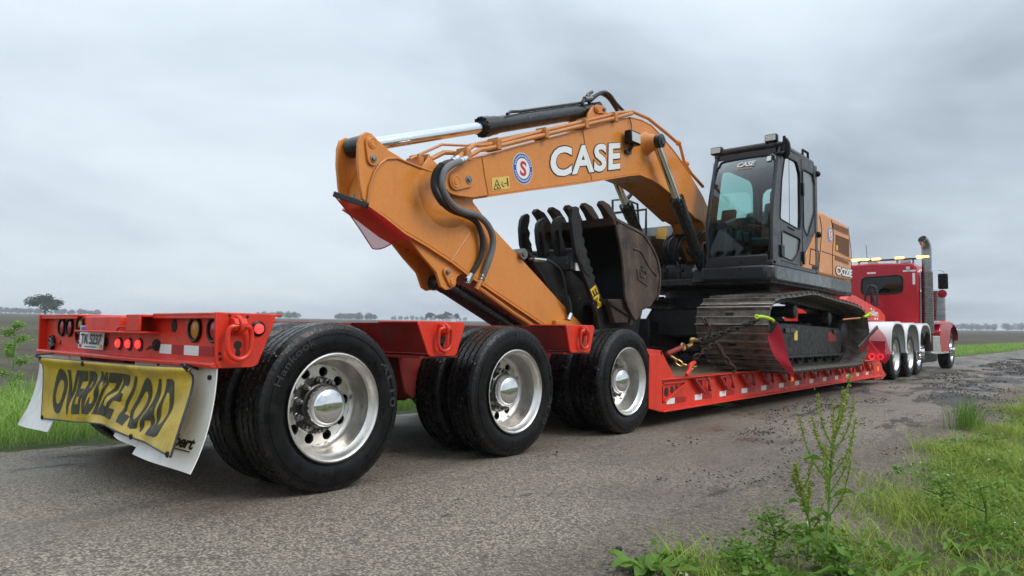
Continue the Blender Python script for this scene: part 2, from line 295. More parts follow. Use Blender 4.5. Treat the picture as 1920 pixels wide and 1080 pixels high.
# ================================================================ the setting
def smooth(a, b, x): t = min(1, max(0, (x-a)/(b-a))); return t*t*(3-2*t)
CX, CY = 4.64, -2.44
def roadL(y): return -1.62+.018*y
def roadR(y): return 3.02+.028*max(y, 0)+.02*min(y, 0)
def rise(x, y):                      # the fields climb gently away from the road
    d = math.hypot(x-CX, y-CY); a = math.degrees(math.atan2(-(x-CX), y-CY))
    k = .0083+.0052*smooth(5, 45, a) if a > -90 and a < 170 else .0083
    lat = roadL(y)-x if x < 1 else x-roadR(y)
    return k*max(0, min(d, 1500)-22)*smooth(1.5, 16, lat)+(-.02-.05*smooth(0, 1.2, lat) if lat > 0 else -.03)
def ground_mesh():
    radii = [0, .6, 1.2, 2, 3, 4, 5, 6, 7, 8.5, 10, 12, 14, 17, 20, 24, 29, 35, 42, 52, 65, 80, 100, 130, 170, 220, 300, 400, 550, 750, 1000, 1300, 1700, 2200]; n = 180
    vs = [(CX, CY, rise(CX, CY))]; fs = []
    for r in radii[1:]:
        for j in range(n):
            a = 2*PI*j/n; x, y = CX+r*math.sin(a), CY+r*math.cos(a); vs.append((x, y, rise(x, y)))
    for j in range(n): fs.append((0, 1+(j+1) % n, 1+j))
    for i in range(len(radii)-2):
        for j in range(n): a = 1+i*n; b = a+n; fs.append((a+j, a+(j+1) % n, b+(j+1) % n, b+j))
    me = bpy.data.meshes.new('ground'); me.from_pydata(vs, [], fs); me.polygons.foreach_set('use_smooth', [True]*len(fs)); return me
def nodes(name):
    m = bpy.data.materials.new(name); m.use_nodes = True; t = m.node_tree; MAT[name] = m
    def new(ty, **k):
        n = t.nodes.new(ty)
        for a, b in k.items(): setattr(n, a, b)
        return n
    return m, t, new, t.links.new, t.nodes['Principled BSDF']
def math_(new, lk, op, a, b=None, c=None, clamp=False):
    n = new('ShaderNodeMath', operation=op); n.use_clamp = clamp
    for i, q in enumerate((a, b, c)):
        if q is None: continue
        if isinstance(q, (int, float)): n.inputs[i].default_value = q
        else: lk(q, n.inputs[i])
    return n.outputs[0]
def mixc(new, lk, f, a, b):
    n = new('ShaderNodeMix', data_type='RGBA')
    for i, q in ((0, f), (6, a), (7, b)):
        if isinstance(q, tuple): n.inputs[i].default_value = (*q, 1)
        elif isinstance(q, (int, float)): n.inputs[i].default_value = q
        else: lk(q, n.inputs[i])
    return n.outputs[2]
def ground_material():
    m, t, new, lk, b = nodes('ground'); g = new('ShaderNodeNewGeometry'); sp = new('ShaderNodeSeparateXYZ'); lk(g.outputs['Position'], sp.inputs[0])
    def noise(sc, det=6, r=.6, scale=(1,1,1)):
        mp = new('ShaderNodeMapping'); lk(g.outputs['Position'], mp.inputs[0]); mp.inputs['Scale'].default_value = scale
        n = new('ShaderNodeTexNoise'); lk(mp.outputs[0], n.inputs['Vector']); n.inputs['Scale'].default_value = sc; n.inputs['Detail'].default_value = det; n.inputs['Roughness'].default_value = r; return n.outputs[0]
    def rng(v, a, c, lo=0, hi=1):
        n = new('ShaderNodeMapRange'); lk(v, n.inputs[0]); n.inputs[1].default_value = a; n.inputs[2].default_value = c; n.inputs[3].default_value = lo; n.inputs[4].default_value = hi; return n.outputs[0]
    mm = lambda *a, **k: math_(new, lk, *a, **k)
    soil = mixc(new, lk, rng(noise(3.0, 8, .7), .35, .65), (.034, .025, .020), (.085, .063, .049))
    # sprouting rows and green patches out in the field
    patch_ = rng(noise(.035, 5, .6, (1, .35, 1)), .44, .60); rows = rng(noise(.8, 3, .5, (1, .05, 1)), .42, .58)
    fieldc = mixc(new, lk, mm('MULTIPLY', patch_, mm('MULTIPLY_ADD', rows, .45, .30)), soil, (.095, .115, .045))
    earth = mixc(new, lk, rng(noise(9, 6, .7), .35, .65), (.055, .042, .032), (.14, .11, .082))
    turf = mixc(new, lk, rng(noise(6, 6, .7), .4, .62), (.055, .085, .025), (.10, .11, .045))
    edge = noise(.9, 5, .6)
    # left verge: from the road to about four metres out; right verge: everything right of the road
    latL = mm('SUBTRACT', mm('MULTIPLY_ADD', sp.outputs[1], .018, -1.62), sp.outputs[0]); latR = mm('SUBTRACT', sp.outputs[0], mm('MULTIPLY_ADD', sp.outputs[1], .028, 3.02))
    vl = mm('LESS_THAN', mm('MULTIPLY_ADD', edge, -1.6, latL), 2.6); leftside = mm('LESS_THAN', sp.outputs[0], 1.0)
    vr = rng(mm('MULTIPLY_ADD', edge, -1.2, latR), .05, .45)
    lc = mixc(new, lk, vl, fieldc, turf); grit = mixc(new, lk, rng(noise(55, 3, .8), .35, .65), (.085, .070, .056), (.30, .255, .20))
    earth = mixc(new, lk, rng(mm('MULTIPLY_ADD', edge, -.6, latR), .10, .70), grit, earth)
    rc = mixc(new, lk, mm('MULTIPLY', vr, .75), earth, turf)
    lk(mixc(new, lk, leftside, rc, lc), b.inputs['Base Color']); b.inputs['Roughness'].default_value = .9; b.inputs['Specular IOR Level'].default_value = .25
    bn = new('ShaderNodeBump'); bn.inputs['Strength'].default_value = .9; bn.inputs['Distance'].default_value = .06; lk(noise(4, 9, .7), bn.inputs['Height']); lk(bn.outputs[0], b.inputs['Normal'])
ground_material()
go = bpy.data.objects.new('ground', ground_mesh()); COL.objects.link(go); go.data.materials.append(MAT['ground']); tag(go, kind='structure')
# ---- road: chip-seal strip, ragged edges, gently crowned
def road_material():
    m, t, new, lk, b = nodes('road'); g = new('ShaderNodeNewGeometry'); pos = g.outputs['Position']; sp = new('ShaderNodeSeparateXYZ'); lk(pos, sp.inputs[0])
    def noise(sc, det=6, r=.6, scale=(1,1,1), off=(0,0,0), dist=0):
        mp = new('ShaderNodeMapping'); lk(pos, mp.inputs[0]); mp.inputs['Scale'].default_value = scale; mp.inputs['Location'].default_value = off
        n = new('ShaderNodeTexNoise'); lk(mp.outputs[0], n.inputs['Vector']); n.inputs['Scale'].default_value = sc; n.inputs['Detail'].default_value = det; n.inputs['Roughness'].default_value = r; n.inputs['Distortion'].default_value = dist; return n.outputs[0]
    def rng(v, a, c, lo=0, hi=1):
        n = new('ShaderNodeMapRange'); lk(v, n.inputs[0]); n.inputs[1].default_value = a; n.inputs[2].default_value = c; n.inputs[3].default_value = lo; n.inputs[4].default_value = hi; return n.outputs[0]
    mm = lambda *a, **k: math_(new, lk, *a, **k)
    vo = new('ShaderNodeTexVoronoi'); lk(pos, vo.inputs['Vector']); vo.inputs['Scale'].default_value = 95
    sx = new('ShaderNodeSeparateColor'); lk(vo.outputs['Color'], sx.inputs[0])
    v2 = new('ShaderNodeTexVoronoi'); lk(pos, v2.inputs['Vector']); v2.inputs['Scale'].default_value = 240; s2 = new('ShaderNodeSeparateColor'); lk(v2.outputs['Color'], s2.inputs[0])
    chip = mixc(new, lk, rng(sx.outputs[0], .15, .95), (.085, .068, .053), (.47, .395, .305))
    chip = mixc(new, lk, mm('MULTIPLY', s2.outputs[1], .40), chip, (.19, .160, .126))
    chip = mixc(new, lk, rng(vo.outputs['Distance'], .40, .80, 0, .65), chip, (.050, .041, .034))
    # wheel-path wear, tar bleeding and the damp mud dragged along the lane
    wear = rng(noise(1.3, 5, .6, (1, .25, 1)), .35, .68); chip = mixc(new, lk, mm('MULTIPLY', wear, .30), chip, (.165, .138, .108))
    damp = rng(noise(.55, 6, .62, (1, .45, 1), (3, 7, 0)), .47, .62)
    mudn = noise(1.5, 9, .72, (1.0, .34, 1), (11, 3, 0), .4)
    far = rng(sp.outputs[1], 3, 10, -.06, .075); side = rng(sp.outputs[0], 1.2, 2.6, -.02, .035); near = rng(sp.outputs[0], .9, 1.6, .02, 0)
    mud = rng(mm('ADD', mm('ADD', mudn, far), mm('ADD', side, near)), .585, .625)
    crumbs = rng(noise(7, 6, .7, (1, .5, 1), (5, 1, 0)), .60, .66, 0, .8)
    mud = mm('MAXIMUM', mud, mm('MULTIPLY', crumbs, rng(mudn, .5, .6)))
    def band(c, wd): d_ = mm('ABSOLUTE', mm('SUBTRACT', mm('MULTIPLY_ADD', noise(.7, 4, .6, (1, .3, 1)), .5, sp.outputs[0]), c+.25)); return rng(d_, wd*.4, wd, 1, 0)
    tracks = mm('MULTIPLY', mm('MAXIMUM', band(.95, .42), band(-.95, .42)), rng(noise(1.8, 6, .65, (1, .3, 1), (2, 9, 0)), .38, .58)); damp = mm('MAXIMUM', damp, tracks)
    col = mixc(new, lk, mm('MULTIPLY', damp, .46), chip, (.075, .062, .050)); col = mixc(new, lk, mm('MULTIPLY', mud, .88), col, (.016, .0145, .0135))
    lk(col, b.inputs['Base Color']); b.inputs['Specular IOR Level'].default_value = .45
    wet = mm('MAXIMUM', damp, mm('MULTIPLY', mud, .6)); pud = rng(noise(.9, 4, .5, (1, .5, 1), (21, 2, 0)), .60, .66)
    ro = mm('SUBTRACT', .74, mm('MULTIPLY', wet, .30)); ro = mm('SUBTRACT', ro, mm('MULTIPLY', pud, .30), clamp=True); lk(ro, b.inputs['Roughness'])
    h = mm('ADD', mm('MULTIPLY', vo.outputs['Distance'], -.55), mm('ADD', mm('MULTIPLY', noise(30, 5, .7), .6), mm('MULTIPLY', mud, 1.2)))
    h = mm('MULTIPLY', h, mm('SUBTRACT', 1, mm('MULTIPLY', pud, .6)))
    bn = new('ShaderNodeBump'); bn.inputs['Strength'].default_value = .9; bn.inputs['Distance'].default_value = .010; lk(h, bn.inputs['Height']); lk(bn.outputs[0], b.inputs['Normal'])
road_material()
def jag(y, s): return .045*math.sin(2.1*y+s)+.03*math.sin(5.3*y+2*s)+.025*math.sin(11.7*y+s*3)+.02*math.sin(23*y)+.014*math.sin(41*y+s)
ys = [-8+.04*i for i in range(900)]+[28+1.5*i for i in range(60)]+[118+40*i for i in range(25)]
vs = []; fs = []
for i, y in enumerate(ys):
    a, b_ = roadL(y)+jag(y, 1)*.8, roadR(y)+jag(y, 4); top = .004*max(0, y-60)
    for j in range(9): t = j/8; vs.append((a+(b_-a)*t, y, .0+top-.014*(2*t-1)**2-(.02 if j in (0, 8) else 0)))
for i in range(len(ys)-1):
    for j in range(8): k = i*9+j; fs.append((k, k+1, k+10, k+9))
me = bpy.data.meshes.new('road'); me.from_pydata(vs, [], fs); me.polygons.foreach_set('use_smooth', [True]*len(fs)); me.materials.append(MAT['road'])
ro_ = bpy.data.objects.new('road', me); COL.objects.link(ro_); tag(ro_, kind='structure')
# ================================================================ the lowboy trailer
T = thing('lowboy_trailer', 'long red three-axle lowboy trailer carrying the excavator', 'trailer', (0, 0, 0))
# ---- wheels (shared meshes, axle along X, outer face towards +X, origin at the hub centre)
ZW = .47
def tyre_mesh(R=.478, hw=.138, rim=.292, name='tyre', m='rubber'):
    h = hw; gr = []; zg = []
    prof = [(-h*.72, rim), (-h*.86, rim+.012), (-h*.97, rim+.05), (-h, R-.105), (-h*.985, R-.07), (-h*.93, R-.035), (-h*.84, R-.012)]; zig = [0]*7
    for x in (-.080, -.028, .028, .080):
        x *= h/.138; prof += [(x-.008, R-.001), (x-.005, R-.013), (x+.005, R-.013), (x+.008, R-.001)]; zig += [.004, .004, .004, .004]
    prof += [(-a, r) for a, r in prof[6::-1]]; zig += [0]*7
    g = G(); g.lathe(prof, n=120, zig=zig)
    # raised rib and protector band on the sidewall
    for r0, r1, d in ((R-.066, R-.060, .003), (rim+.018, rim+.024, .003)):
        for s in (-1, 1): g.lathe([(s*h*.96, r0), (s*(h*.985+d), r0+.001), (s*(h*.985+d), r1), (s*h*.95, r1+.002)], n=64)
    me = g.mesh(name, m); me.materials.append(MAT['rubber_tread'])
    rr = [max((p.vertices), key=lambda i: 0) for p in me.polygons]
    for p in me.polygons:
        if math.hypot(p.center.y, p.center.z) > R-.03: p.material_index = 1
    return me
def rim_mesh(depth=.185, Ro=.312, holes=10, name='rim', m='aluminium'):
    # deep-dish dual wheel: flange at x=0, barrel, disc at x=-depth with round hand holes
    g = G()
    g.lathe([(-.012, Ro-.016), (-.002, Ro-.004), (.004, Ro-.004), (.006, Ro-.012), (.0, Ro-.020), (-.010, Ro-.025), (-.030, Ro-.030), (-.045, Ro-.045), (-depth+.035, Ro-.052), (-depth+.012, Ro-.062), (-depth, Ro-.078)], n=64)
    ri, ro, hc, hr = .118, Ro-.078, .194, .030; nn = 24
    for k in range(holes):
        t0 = 2*PI*k/holes; wd = PI/holes; A = []; B = []; Cc = []
        for j in range(nn):
            ph = 2*PI*j/nn; cs, sn = math.cos(ph), math.sin(ph); L_ = 1e9
            for lim, d in ((ro-hc, cs), (hc-ri, -cs)):
                if d > 1e-6: L_ = min(L_, lim/d)
            if abs(sn) > 1e-6: L_ = min(L_, wd*hc/abs(sn))
            def P(l, x): r = hc+l*cs; a = t0+l*sn/hc; return (x, r*math.cos(a), r*math.sin(a))
            A.append(P(L_, -depth+.012*((hc+L_*cs-ri)/(ro-ri)-1)*-1*0)); B.append(P(hr, -depth)); Cc.append(P(hr, -depth-.022))
        a, b_, c_ = g.ring(A), g.ring(B), g.ring(Cc); g.loops([a, b_, c_], cap=False)
    bmesh.ops.remove_doubles(g.bm, verts=g.bm.verts, dist=.0006)
    g.lathe([(-depth-.001, .12), (-depth+.012, .118), (-depth+.012, .165), (-depth-.001, .168)], n=40)
    return g.mesh(name, m)
def hub_mesh(): g = G(); g.lathe([(-.22, .165), (-.172, .165), (-.170, .132), (-.13, .128), (-.125, .120), (-.105, .118), (-.10, .113), (-.08, .112), (-.08, .02)], n=40); return g.mesh('hub', 'hub_steel')
def cap_mesh(r=.112): g = G(); g.lathe([(-.03, r+.004), (.0, r+.004), (.006, r), (.02, r*.96), (.034, r*.8), (.044, r*.5), (.047, r*.2), (.048, .001)], n=40); return g.mesh('hub_cap', 'chrome')
def nut_mesh(): g = G(); g.lathe([(0, .024), (.004, .025), (.006, .021)], n=16); g.lathe([(.004, .0205), (.030, .0195), (.034, .015), (.034, .011)], n=6); g.lathe([(.03, .012), (.052, .011), (.054, .001)], n=10); return g.mesh('lug_nut', 'steel')
ME = dict(tyre=tyre_mesh(), rim=rim_mesh(), hub=hub_mesh(), cap=cap_mesh(), nut=nut_mesh())
g = G(); g.lathe([(-.13, .29), (-.10, .285), (.10, .285), (.13, .292)], n=40); g.lathe([(-.05, .285), (-.05, .12)], n=40); ME['inner'] = g.mesh('inner_rim', 'black_steel')
g = G(); g.lathe([(-.10, .205), (.10, .205), (.10, .1), (-.10, .1)], n=32, closed=True); ME['drum'] = g.mesh('brake_drum', 'black_steel')
def ring_text(name, s, me_parent, r0, r1, a0, a1, x, m='rubber_letter'):
    def fn(u, v): a = math.radians(a0+(a1-a0)*u); r = r0+(r1-r0)*v; return V((x, -r*math.cos(a)*-1, r*math.sin(a)))
    bm = textmesh(s, .01, 1.05, 8)
    for v in bm.verts: v.co = fn(v.co.x, v.co.y)
    g = G(); g.bm.free(); g.bm = bm; return inst(g.mesh(name, m), name, me_parent)
def wheel(parent, x, y, z, side, detail=True, spin=0, xo=1.28, words=()):
    w_ = bpy.data.objects.new('wheel', ME['rim']); COL.objects.link(w_); w_.parent = parent; w_.matrix_parent_inverse = Matrix.Translation(-wt(parent))
    w_.location = (x, y, z); w_.rotation_euler = (spin, 0, 0) if side > 0 else (spin, 0, PI)
    inst(ME['tyre'], 'tyre', w_, (-.128, 0, 0)); inst(ME['tyre'], 'tyre', w_, (-.128-.345, 0, 0)); inst(ME['inner'], 'inner_rim', w_, (-.128-.345, 0, 0))
    inst(ME['hub'], 'hub', w_); inst(ME['cap'], 'hub_cap', w_, (-.075, 0, 0)); inst(ME['drum'], 'brake_drum', w_, (-.62, 0, 0))
    if detail:
        for k in range(10): a = 2*PI*(k+.5)/10; inst(ME['nut'], 'lug_nut', w_, (-.173, .1428*math.cos(a), .1428*math.sin(a)))
    for q in words: ring_text('tyre_lettering', q[0], w_, q[1], q[2], q[3]-math.degrees(spin), q[4]-math.degrees(spin), .0125)
    return w_
AXY = (0, 1.593, 3.186)
WORDS = ([('AL10', .385, .428, 38, -4), ('Hankook', .385, .428, 160, 112)], [('Hankook', .385, .428, 92, 48), ('AL10', .385, .428, -8, -40)], [('Hankook', .385, .428, 105, 60)])
for i, y in enumerate(AXY):
    wheel(T, 1.28, y, ZW, 1, True, (.10, .31, .52)[i], words=WORDS[i]); wheel(T, -1.28, y, ZW, -1, False)
    g = G(); g.cyl((-.75, y, ZW), (.75, y, ZW), .065, n=16); g.out('axle', 'black_steel', T)
    for s in (-1, 1):
        g = G(); g.lathe([(0, .11), (.02, .14), (.06, .15), (.09, .13), (.12, .15), (.16, .15), (.20, .12), (.22, .10)], (s*.52, y+.36, .42), 24, (0, 0, 1)); g.out('air_spring', 'rubber', T)
        g = G(); g.prism([(y-.55, .56), (y-.45, .58), (y+.1, .46), (y+.5, .36), (y+.52, .30), (y+.1, .36), (y-.5, .46)], s*.62-.05, s*.62+.05); g.out('trailing_arm', 'frame_red_shaded', T, .012)
        g = G(); g.prism([(y-.66, .74), (y-.36, .74), (y-.42, .46), (y-.5, .40), (y-.58, .46)], s*.62-.09, s*.62+.09); g.out('suspension_hanger', 'frame_red_shaded', T, .012)
        g = G(); g.prism([(y+.42, .40), (y+.74, .40), (y+.70, .27), (y+.62, .22), (y+.50, .23)], s*.80-.17, s*.80+.17); g.out('axle_bracket', 'frame_red_shaded', T, .02)
# ---- rear frame: main beams, cross members between the wheels
for s in (-1, 1):
    g = G(); g.box(s*.50-.10, s*.50+.10, -.42, 3.62, .93, .955); g.box(s*.50-.02, s*.50+.02, -.42, 3.62, .68, .93); g.box(s*.50-.10, s*.50+.10, -.42, 3.62, .655, .68); g.out('main_beam', 'frame_red_shaded', T, .004)
g = G(); g.box(-.39, .39, -.40, 3.5, .70, .715); g.out('pit_floor', 'frame_red_shaded', T)
def dring(c, name='lashing_ring', s=1.0, tilt=.0):
    # D-shaped forged ring hanging from a welded lug on the plate x = c[0]
    x, y, z = c; g = G(); pts = []
    for a in range(0, 181, 20): t = math.radians(a); pts.append((x+.035*s+tilt*.03, y-.062*s*math.cos(t), z-.055*s-.062*s*math.sin(t)))
    pts += [(x+.04*s, y+.060*s, z+.012*s), (x+.045*s, y+.040*s, z+.040*s), (x+.045*s, y-.040*s, z+.040*s), (x+.04*s, y-.060*s, z+.012*s)]
    g.tube(pts, .0125*s, 10, 3, closed=True); return g.out(name, 'trailer_red', T)
def lug(c, s=1.0):
    x, y, z = c; g = G(); g.tube([(x-.01, y, z+.075*s), (x+.03*s, y, z+.078*s), (x+.066*s, y, z+.050*s), (x+.062*s, y, z+.012*s), (x+.02*s, y, z-.004*s), (x-.01, y, z-.004*s)], .012*s, 8); 
    g.prism([(x, z-.005*s), (x+.05*s, z+.012*s), (x+.062*s, z+.045*s), (x+.045*s, z+.072*s), (x, z+.08*s)], y-.036*s, y+.036*s, 'y'); g.out('ring_lug', 'trailer_red', T, .006)
def slot(x, y, z, w_, h_, name='plate_slot'):
    g = G(); g.prism([(y+w_*math.cos(t)*1.0, z+h_*math.sin(t)) for t in [2*PI*k/16 for k in range(16)]], x-.01, x+.0018); g.out(name, 'hole_black', T)  # dark disc laid on the plate in place of a shaded opening
for y0, (ytl, ytr, ybr, ybl) in ((.80, (.595, 1.02, .94, .69)), (2.40, (2.19, 2.595, 2.53, 2.25))):
    for s in (1, -1):
        zt, zb = .968, .742; prof = [(ytl+.012, zt-.01), (ytr-.012, zt-.01), (ybr-.01, zb+.02), (ybl+.01, zb+.02)]
        g = G(); a, b_ = sorted((s*.48, s*1.288)); g.prism(prof, a, b_); o = g.out('cross_member', 'frame_red_shaded', T, .004)
        g = G(); g.prism([(ybl-.045, zb-.012), (ybr+.045, zb-.012), (ybr+.045, zb+.004), (ybl-.045, zb+.004)], a, b_-.02 if s > 0 else b_); g.out('bottom_flange', 'frame_red_shaded', T)
        c = .018; g = G(); g.prism([(ytl+c, zt), (ytr-c, zt), (ytr, zt-c), (ybr+.006, zb+c), (ybr-c, zb), (ybl+c, zb), (ybl-.006, zb+c), (ytl, zt-c)], *sorted((s*1.286, s*1.300))); g.out('end_plate', 'trailer_red', T, .003)
        g = G(); g.box(*sorted((s*.9, s*1.287)), ytl+.0, ytr-.0, zt-.010, zt+.001); g.out('top_plate', 'trailer_red', T, .003)
        if s > 0: dring((1.300, y0, .885), s=.92); lug((1.300, y0, .885), .9); slot(1.300, y0, .80, .022, .03); slot(1.300, y0+.004, .86, .03, .05)
# ---- bumper: recessed rear plate under a top flange, lip along the foot, wrap-around end plates
YB = -.72
g = G(); g.box(-1.285, 1.285, YB+.045, YB+.055, .735, .972); g.out('bumper_plate', 'trailer_red', T, .003)
for x0, x1 in ((-1.29, -.60), (.57, 1.29)):
    g = G(); g.box(x0, x1, YB, -.36, .972, .986); g.box(x0, x1, YB, YB+.012, .955, .972); g.out('top_flange', 'trailer_red', T, .004)
g = G(); g.box(-.60, .57, YB+.04, -.36, .955, .970); g.out('top_flange', 'trailer_red', T, .004)
g = G(); g.prism([(YB-.02, .712), (YB+.055, .720), (YB+.055, .738), (YB-.01, .738), (YB-.02, .730)], -1.295, 1.295); g.out('bumper_lip', 'trailer_red', T, .003)
E_ = [(-0.731,0.993),(-0.406,0.983),(-0.414,0.949),(-0.508,0.708),(-0.712,0.714)]
for s in (1, -1):
    g = G(); g.prism([(E_[0][0], .988), (E_[1][0]-.02, .985), (E_[1][0], .972), (E_[2][0], .935), (E_[3][0]+.01, .725), (E_[3][0]-.02, .712), (E_[4][0]+.004, .712), (YB-.004, .74)], *sorted((s*1.284, s*1.300))); g.out('bumper_end_plate', 'trailer_red', T, .004)
dring((1.300, -.625, .876), s=1.02, tilt=.2); lug((1.300, -.625, .888), .95); slot(1.300, -.61, .785, .014, .022); slot(1.300, -.612, .825, .022, .022)
g = G(); g.lathe([(-.01, .040), (.006, .040), (.010, .034), (.012, .001)], (1.300, -.505, .908), 24); g.out('marker_light_bezel', 'rubber', T)
g = G(); g.lathe([(.008, .0265), (.018, .024), (.022, .001)], (1.300, -.505, .908), 24); g.out('side_marker_light', 'lit_red', T)
for yy, zz_ in ((-.705, .785), (-.70, .757), (-.66, .972), (-.565, .968)):
    g = G(); g.lathe([(0, .008), (.0025, .008), (.003, .001)], (1.300, yy, zz_), 12); g.out('plate_hole', 'hole_black', T)
# extension pocket in the middle of the bumper: ledge, back plate, side walls
g = G(); g.box(-.385, .575, YB-.075, YB+.05, .872, .884); g.out('pocket_ledge', 'trailer_red', T, .003)
g = G(); g.box(-.385, .16, YB-.012, YB+.04, .884, .968); g.out('pocket_plate', 'trailer_red', T, .004)
g = G(); g.box(.40, .415, YB-.075, YB+.05, .872, .978); g.box(.415, .575, YB-.075, YB-.06, .885, .978); g.box(.415, .575, YB-.06, YB+.045, .964, .978); g.out('pocket_wall', 'trailer_red', T, .003)
g = G(); g.box(.165, .398, YB+.025, YB+.043, .884, .962); g.out('pocket_opening', 'frame_red_shaded', T)
g = G(); g.tube([(.17, YB-.03, .89), (.22, YB-.035, .905), (.33, YB-.03, .912), (.40, YB-.03, .918)], .006, 6); g.out('loose_wire', 'frame_red_shaded', T)
def rear_light(name, x, z, r, m, ring=.016, deep=.02):
    g = G(); g.lathe([(-.012, r+ring), (.012, r+ring), (.016, r+ring*.6), (.012, r+.001), (-.002, r)], (x, YB+.045, z), 28, (0, -1, 0)); g.out(name+'_bezel', 'rubber', T)
    g = G(); g.lathe([(-.004, r), (.004, r*.97), (.009, r*.7), (.011, .001)], (x, YB+.045, z), 28, (0, -1, 0)); g.out(name, m, T)
rear_light('turn_light', .985, .90, .052, 'lens_amber'); rear_light('tail_light', 1.190, .90, .052, 'lens_red')
rear_light('tail_light', -.97, .898, .050, 'lens_red', .014); rear_light('tail_light', -.82, .898, .050, 'lens_red', .014); rear_light('turn_light', -.625, .912, .048, 'lens_amber', .012)
g = G(); g.lathe([(-.01, .055), (.012, .055), (.02, .05), (.012, .045)], (-.625, YB+.045, .845), 24, (0, -1, 0)); g.out('spare_light_ring', 'rubber', T)
for x in (.01, .155, .30):
    g = G(); g.lathe([(-.005, .040), (.002, .040), (.003, .001)], (x+.015, YB+.044, .805), 20, (0, -1, 0)); g.out('light_hole', 'hole_black', T)
    g = G(); g.lathe([(-.002, .026), (.012, .025), (.018, .018), (.020, .001)], (x, YB+.044, .807), 20, (0, -1, 0)); g.out('clearance_light', 'lit_red', T)
def hole(x, z, a, b): g = G(); g.prism([(x+a*math.cos(t), z+b*math.sin(t)) for t in [2*PI*k/20 for k in range(20)]], YB+.0425, YB+.05, 'y'); g.out('plate_hole', 'hole_black', T)  # black oval on the bumper stands for the shade of a hole
hole(.74, .918, .032, .036); hole(-.19, .812, .04, .030); hole(.53, .808, .055, .034); hole(-1.0, .79, .016, .014)
g = G(); g.lathe([(-.005, .052), (.012, .052), (.018, .046), (.012, .036)], (-1.15, YB+.044, .79), 24, (0, -1, 0)); g.out('socket_ring', 'rubber', T)
g = G(); g.lathe([(0, .034), (.02, .034), (.022, .022), (.012, .02)], (-1.15, YB+.044, .79), 20, (0, -1, 0)); g.bar((-1.12, YB+.02, .79), (-1.03, YB+.015, .772), .02, .012); g.out('power_socket', 'steel', T)
g = G(); g.tube([(.50, YB+.03, .80), (.515, YB+.0, .785), (.535, YB+.01, .80), (.55, YB+.0, .79), (.56, YB+.035, .82)], .006, 6); g.out('wire_loom', 'hose', T)
for x0, x1, m in ((.575, .72, 'tape_white'), (.72, .865, 'tape_red'), (.865, 1.03, 'tape_white'), (1.03, 1.185, 'tape_red'), (-.66, -.52, 'tape_white')):
    g = G(); g.box(x0+.001, x1-.001, YB+.0425, YB+.0455, .764, .815); g.out('reflective_tape', m, T)
# number plate, bent forward at the left
pl = quad((-.50, YB-.005, .766), (-.175, YB+.02, .762), (-.175, YB+.03, .905), (-.50, YB+.0, .912), 0)
lp = patch(pl, 1, 1, .003).out('licence_plate', 'plate_white', T)
n_ = V((-.02, -.008, 0))
lettering('plate_number', 'TK 5237', lambda u, v: pl(.08+.84*u, .20+.46*v)+V((0, -.005, 0)), 'black_decal', lp, .02, .95)
patch(lambda u, v: pl(.25+.5*u, .07+.05*v)+V((0, -.004, 0))).out('plate_print', 'steel', lp)
patch(lambda u, v: pl(.06+.42*u, .74+.22*v)+V((0, -.004, 0))).out('plate_sticker', 'blue_decal', lp); patch(lambda u, v: pl(.86+.1*u, .04+.18*v)+V((0, -.004, 0))).out('plate_sticker', 'yellow_decal', lp); patch(lambda u, v: pl(.03+.08*u, .04+.16*v)+V((0, -.004, 0))).out('plate_sticker', 'red_decal', lp)
# ---- mud flaps: white sheets that belly and kick back at the foot
def flap(x0, x1, zb0, zb1, kick, name='mud_flap', skew=0):
    def fn(u, v):
        z = .715+(zb0+(zb1-zb0)*u-.715)*v; return V((x0+(x1-x0)*u+skew*v*v, YB+.015-kick*v**2.2+.010*math.sin(5*u+3*v)*v, z))
    return fn, patch(fn, 8, 14, .006).out(name, 'white_flap', T)
fr_, fo = flap(.66, 1.290, .235, .215, .125)
lettering('flap_logo', 'Talbert', lambda u, v: fr_(.40+.50*u, .80-.115*v)+V((0, -.008, 0)), 'black_decal', fo, .035, .92, 12, shear=.2)
patch(lambda u, v: fr_(.42+.45*u, .825-.010*v)+V((0, -.008, 0)), 8, 1).out('flap_logo_bar', 'black_decal', fo)
for x in (.80, 1.235): g = G(); g.lathe([(0, .012), (.012, .012), (.016, .001)], (x, YB+.008, .665), 12, (0, -1, 0)); g.out('flap_bolt', 'black_steel', fo)
flap(-1.285, -.70, .205, .21, .12); flap(.34, .62, .295, .262, .10)
# ---- low deck
Y0, Y1, ZD, ZB = 3.52, 12.45, .452, .150
g = G(); g.box(-1.20, 1.20, Y0+.05, Y1, ZB+.05, ZD-.05); g.out('deck_frame', 'frame_red_shaded', T)
for k in range(13):
    x = -1.19+k*.184; g = G(); g.box(x, x+.178, Y0+.45, Y1-.1, ZD-.05, ZD-.004+random.uniform(-.003, .003)); g.out('plank', 'wood', T, .004)
dk = []
for s in (1, -1):
    rp = [(Y0+.26, ZB), (Y1-.45, ZB), (Y1+.10, ZB+.012), (Y1+.22, ZB+.06), (Y1+.05, ZD-.05), (Y1-.35, ZD), (Y0+.26, ZD)]
    g = G(); g.prism(rp, *sorted((s*1.235, s*1.262))); g.out('side_rail', 'trailer_red', T, .004)
    g = G(); g.box(*sorted((s*1.20, s*1.305)), Y0+.26, Y1-.3, ZD, ZD+.010); g.out('rail_cap', 'trailer_red', T, .003)
    g = G(); g.prism([(1.255*s, ZB-.004), (1.318*s, ZB-.004), (1.318*s, ZB+.008), (1.255*s, ZB+.016)], Y0+.26, Y1+.0, 'y'); g.out('rail_foot', 'trailer_red', T, .003)
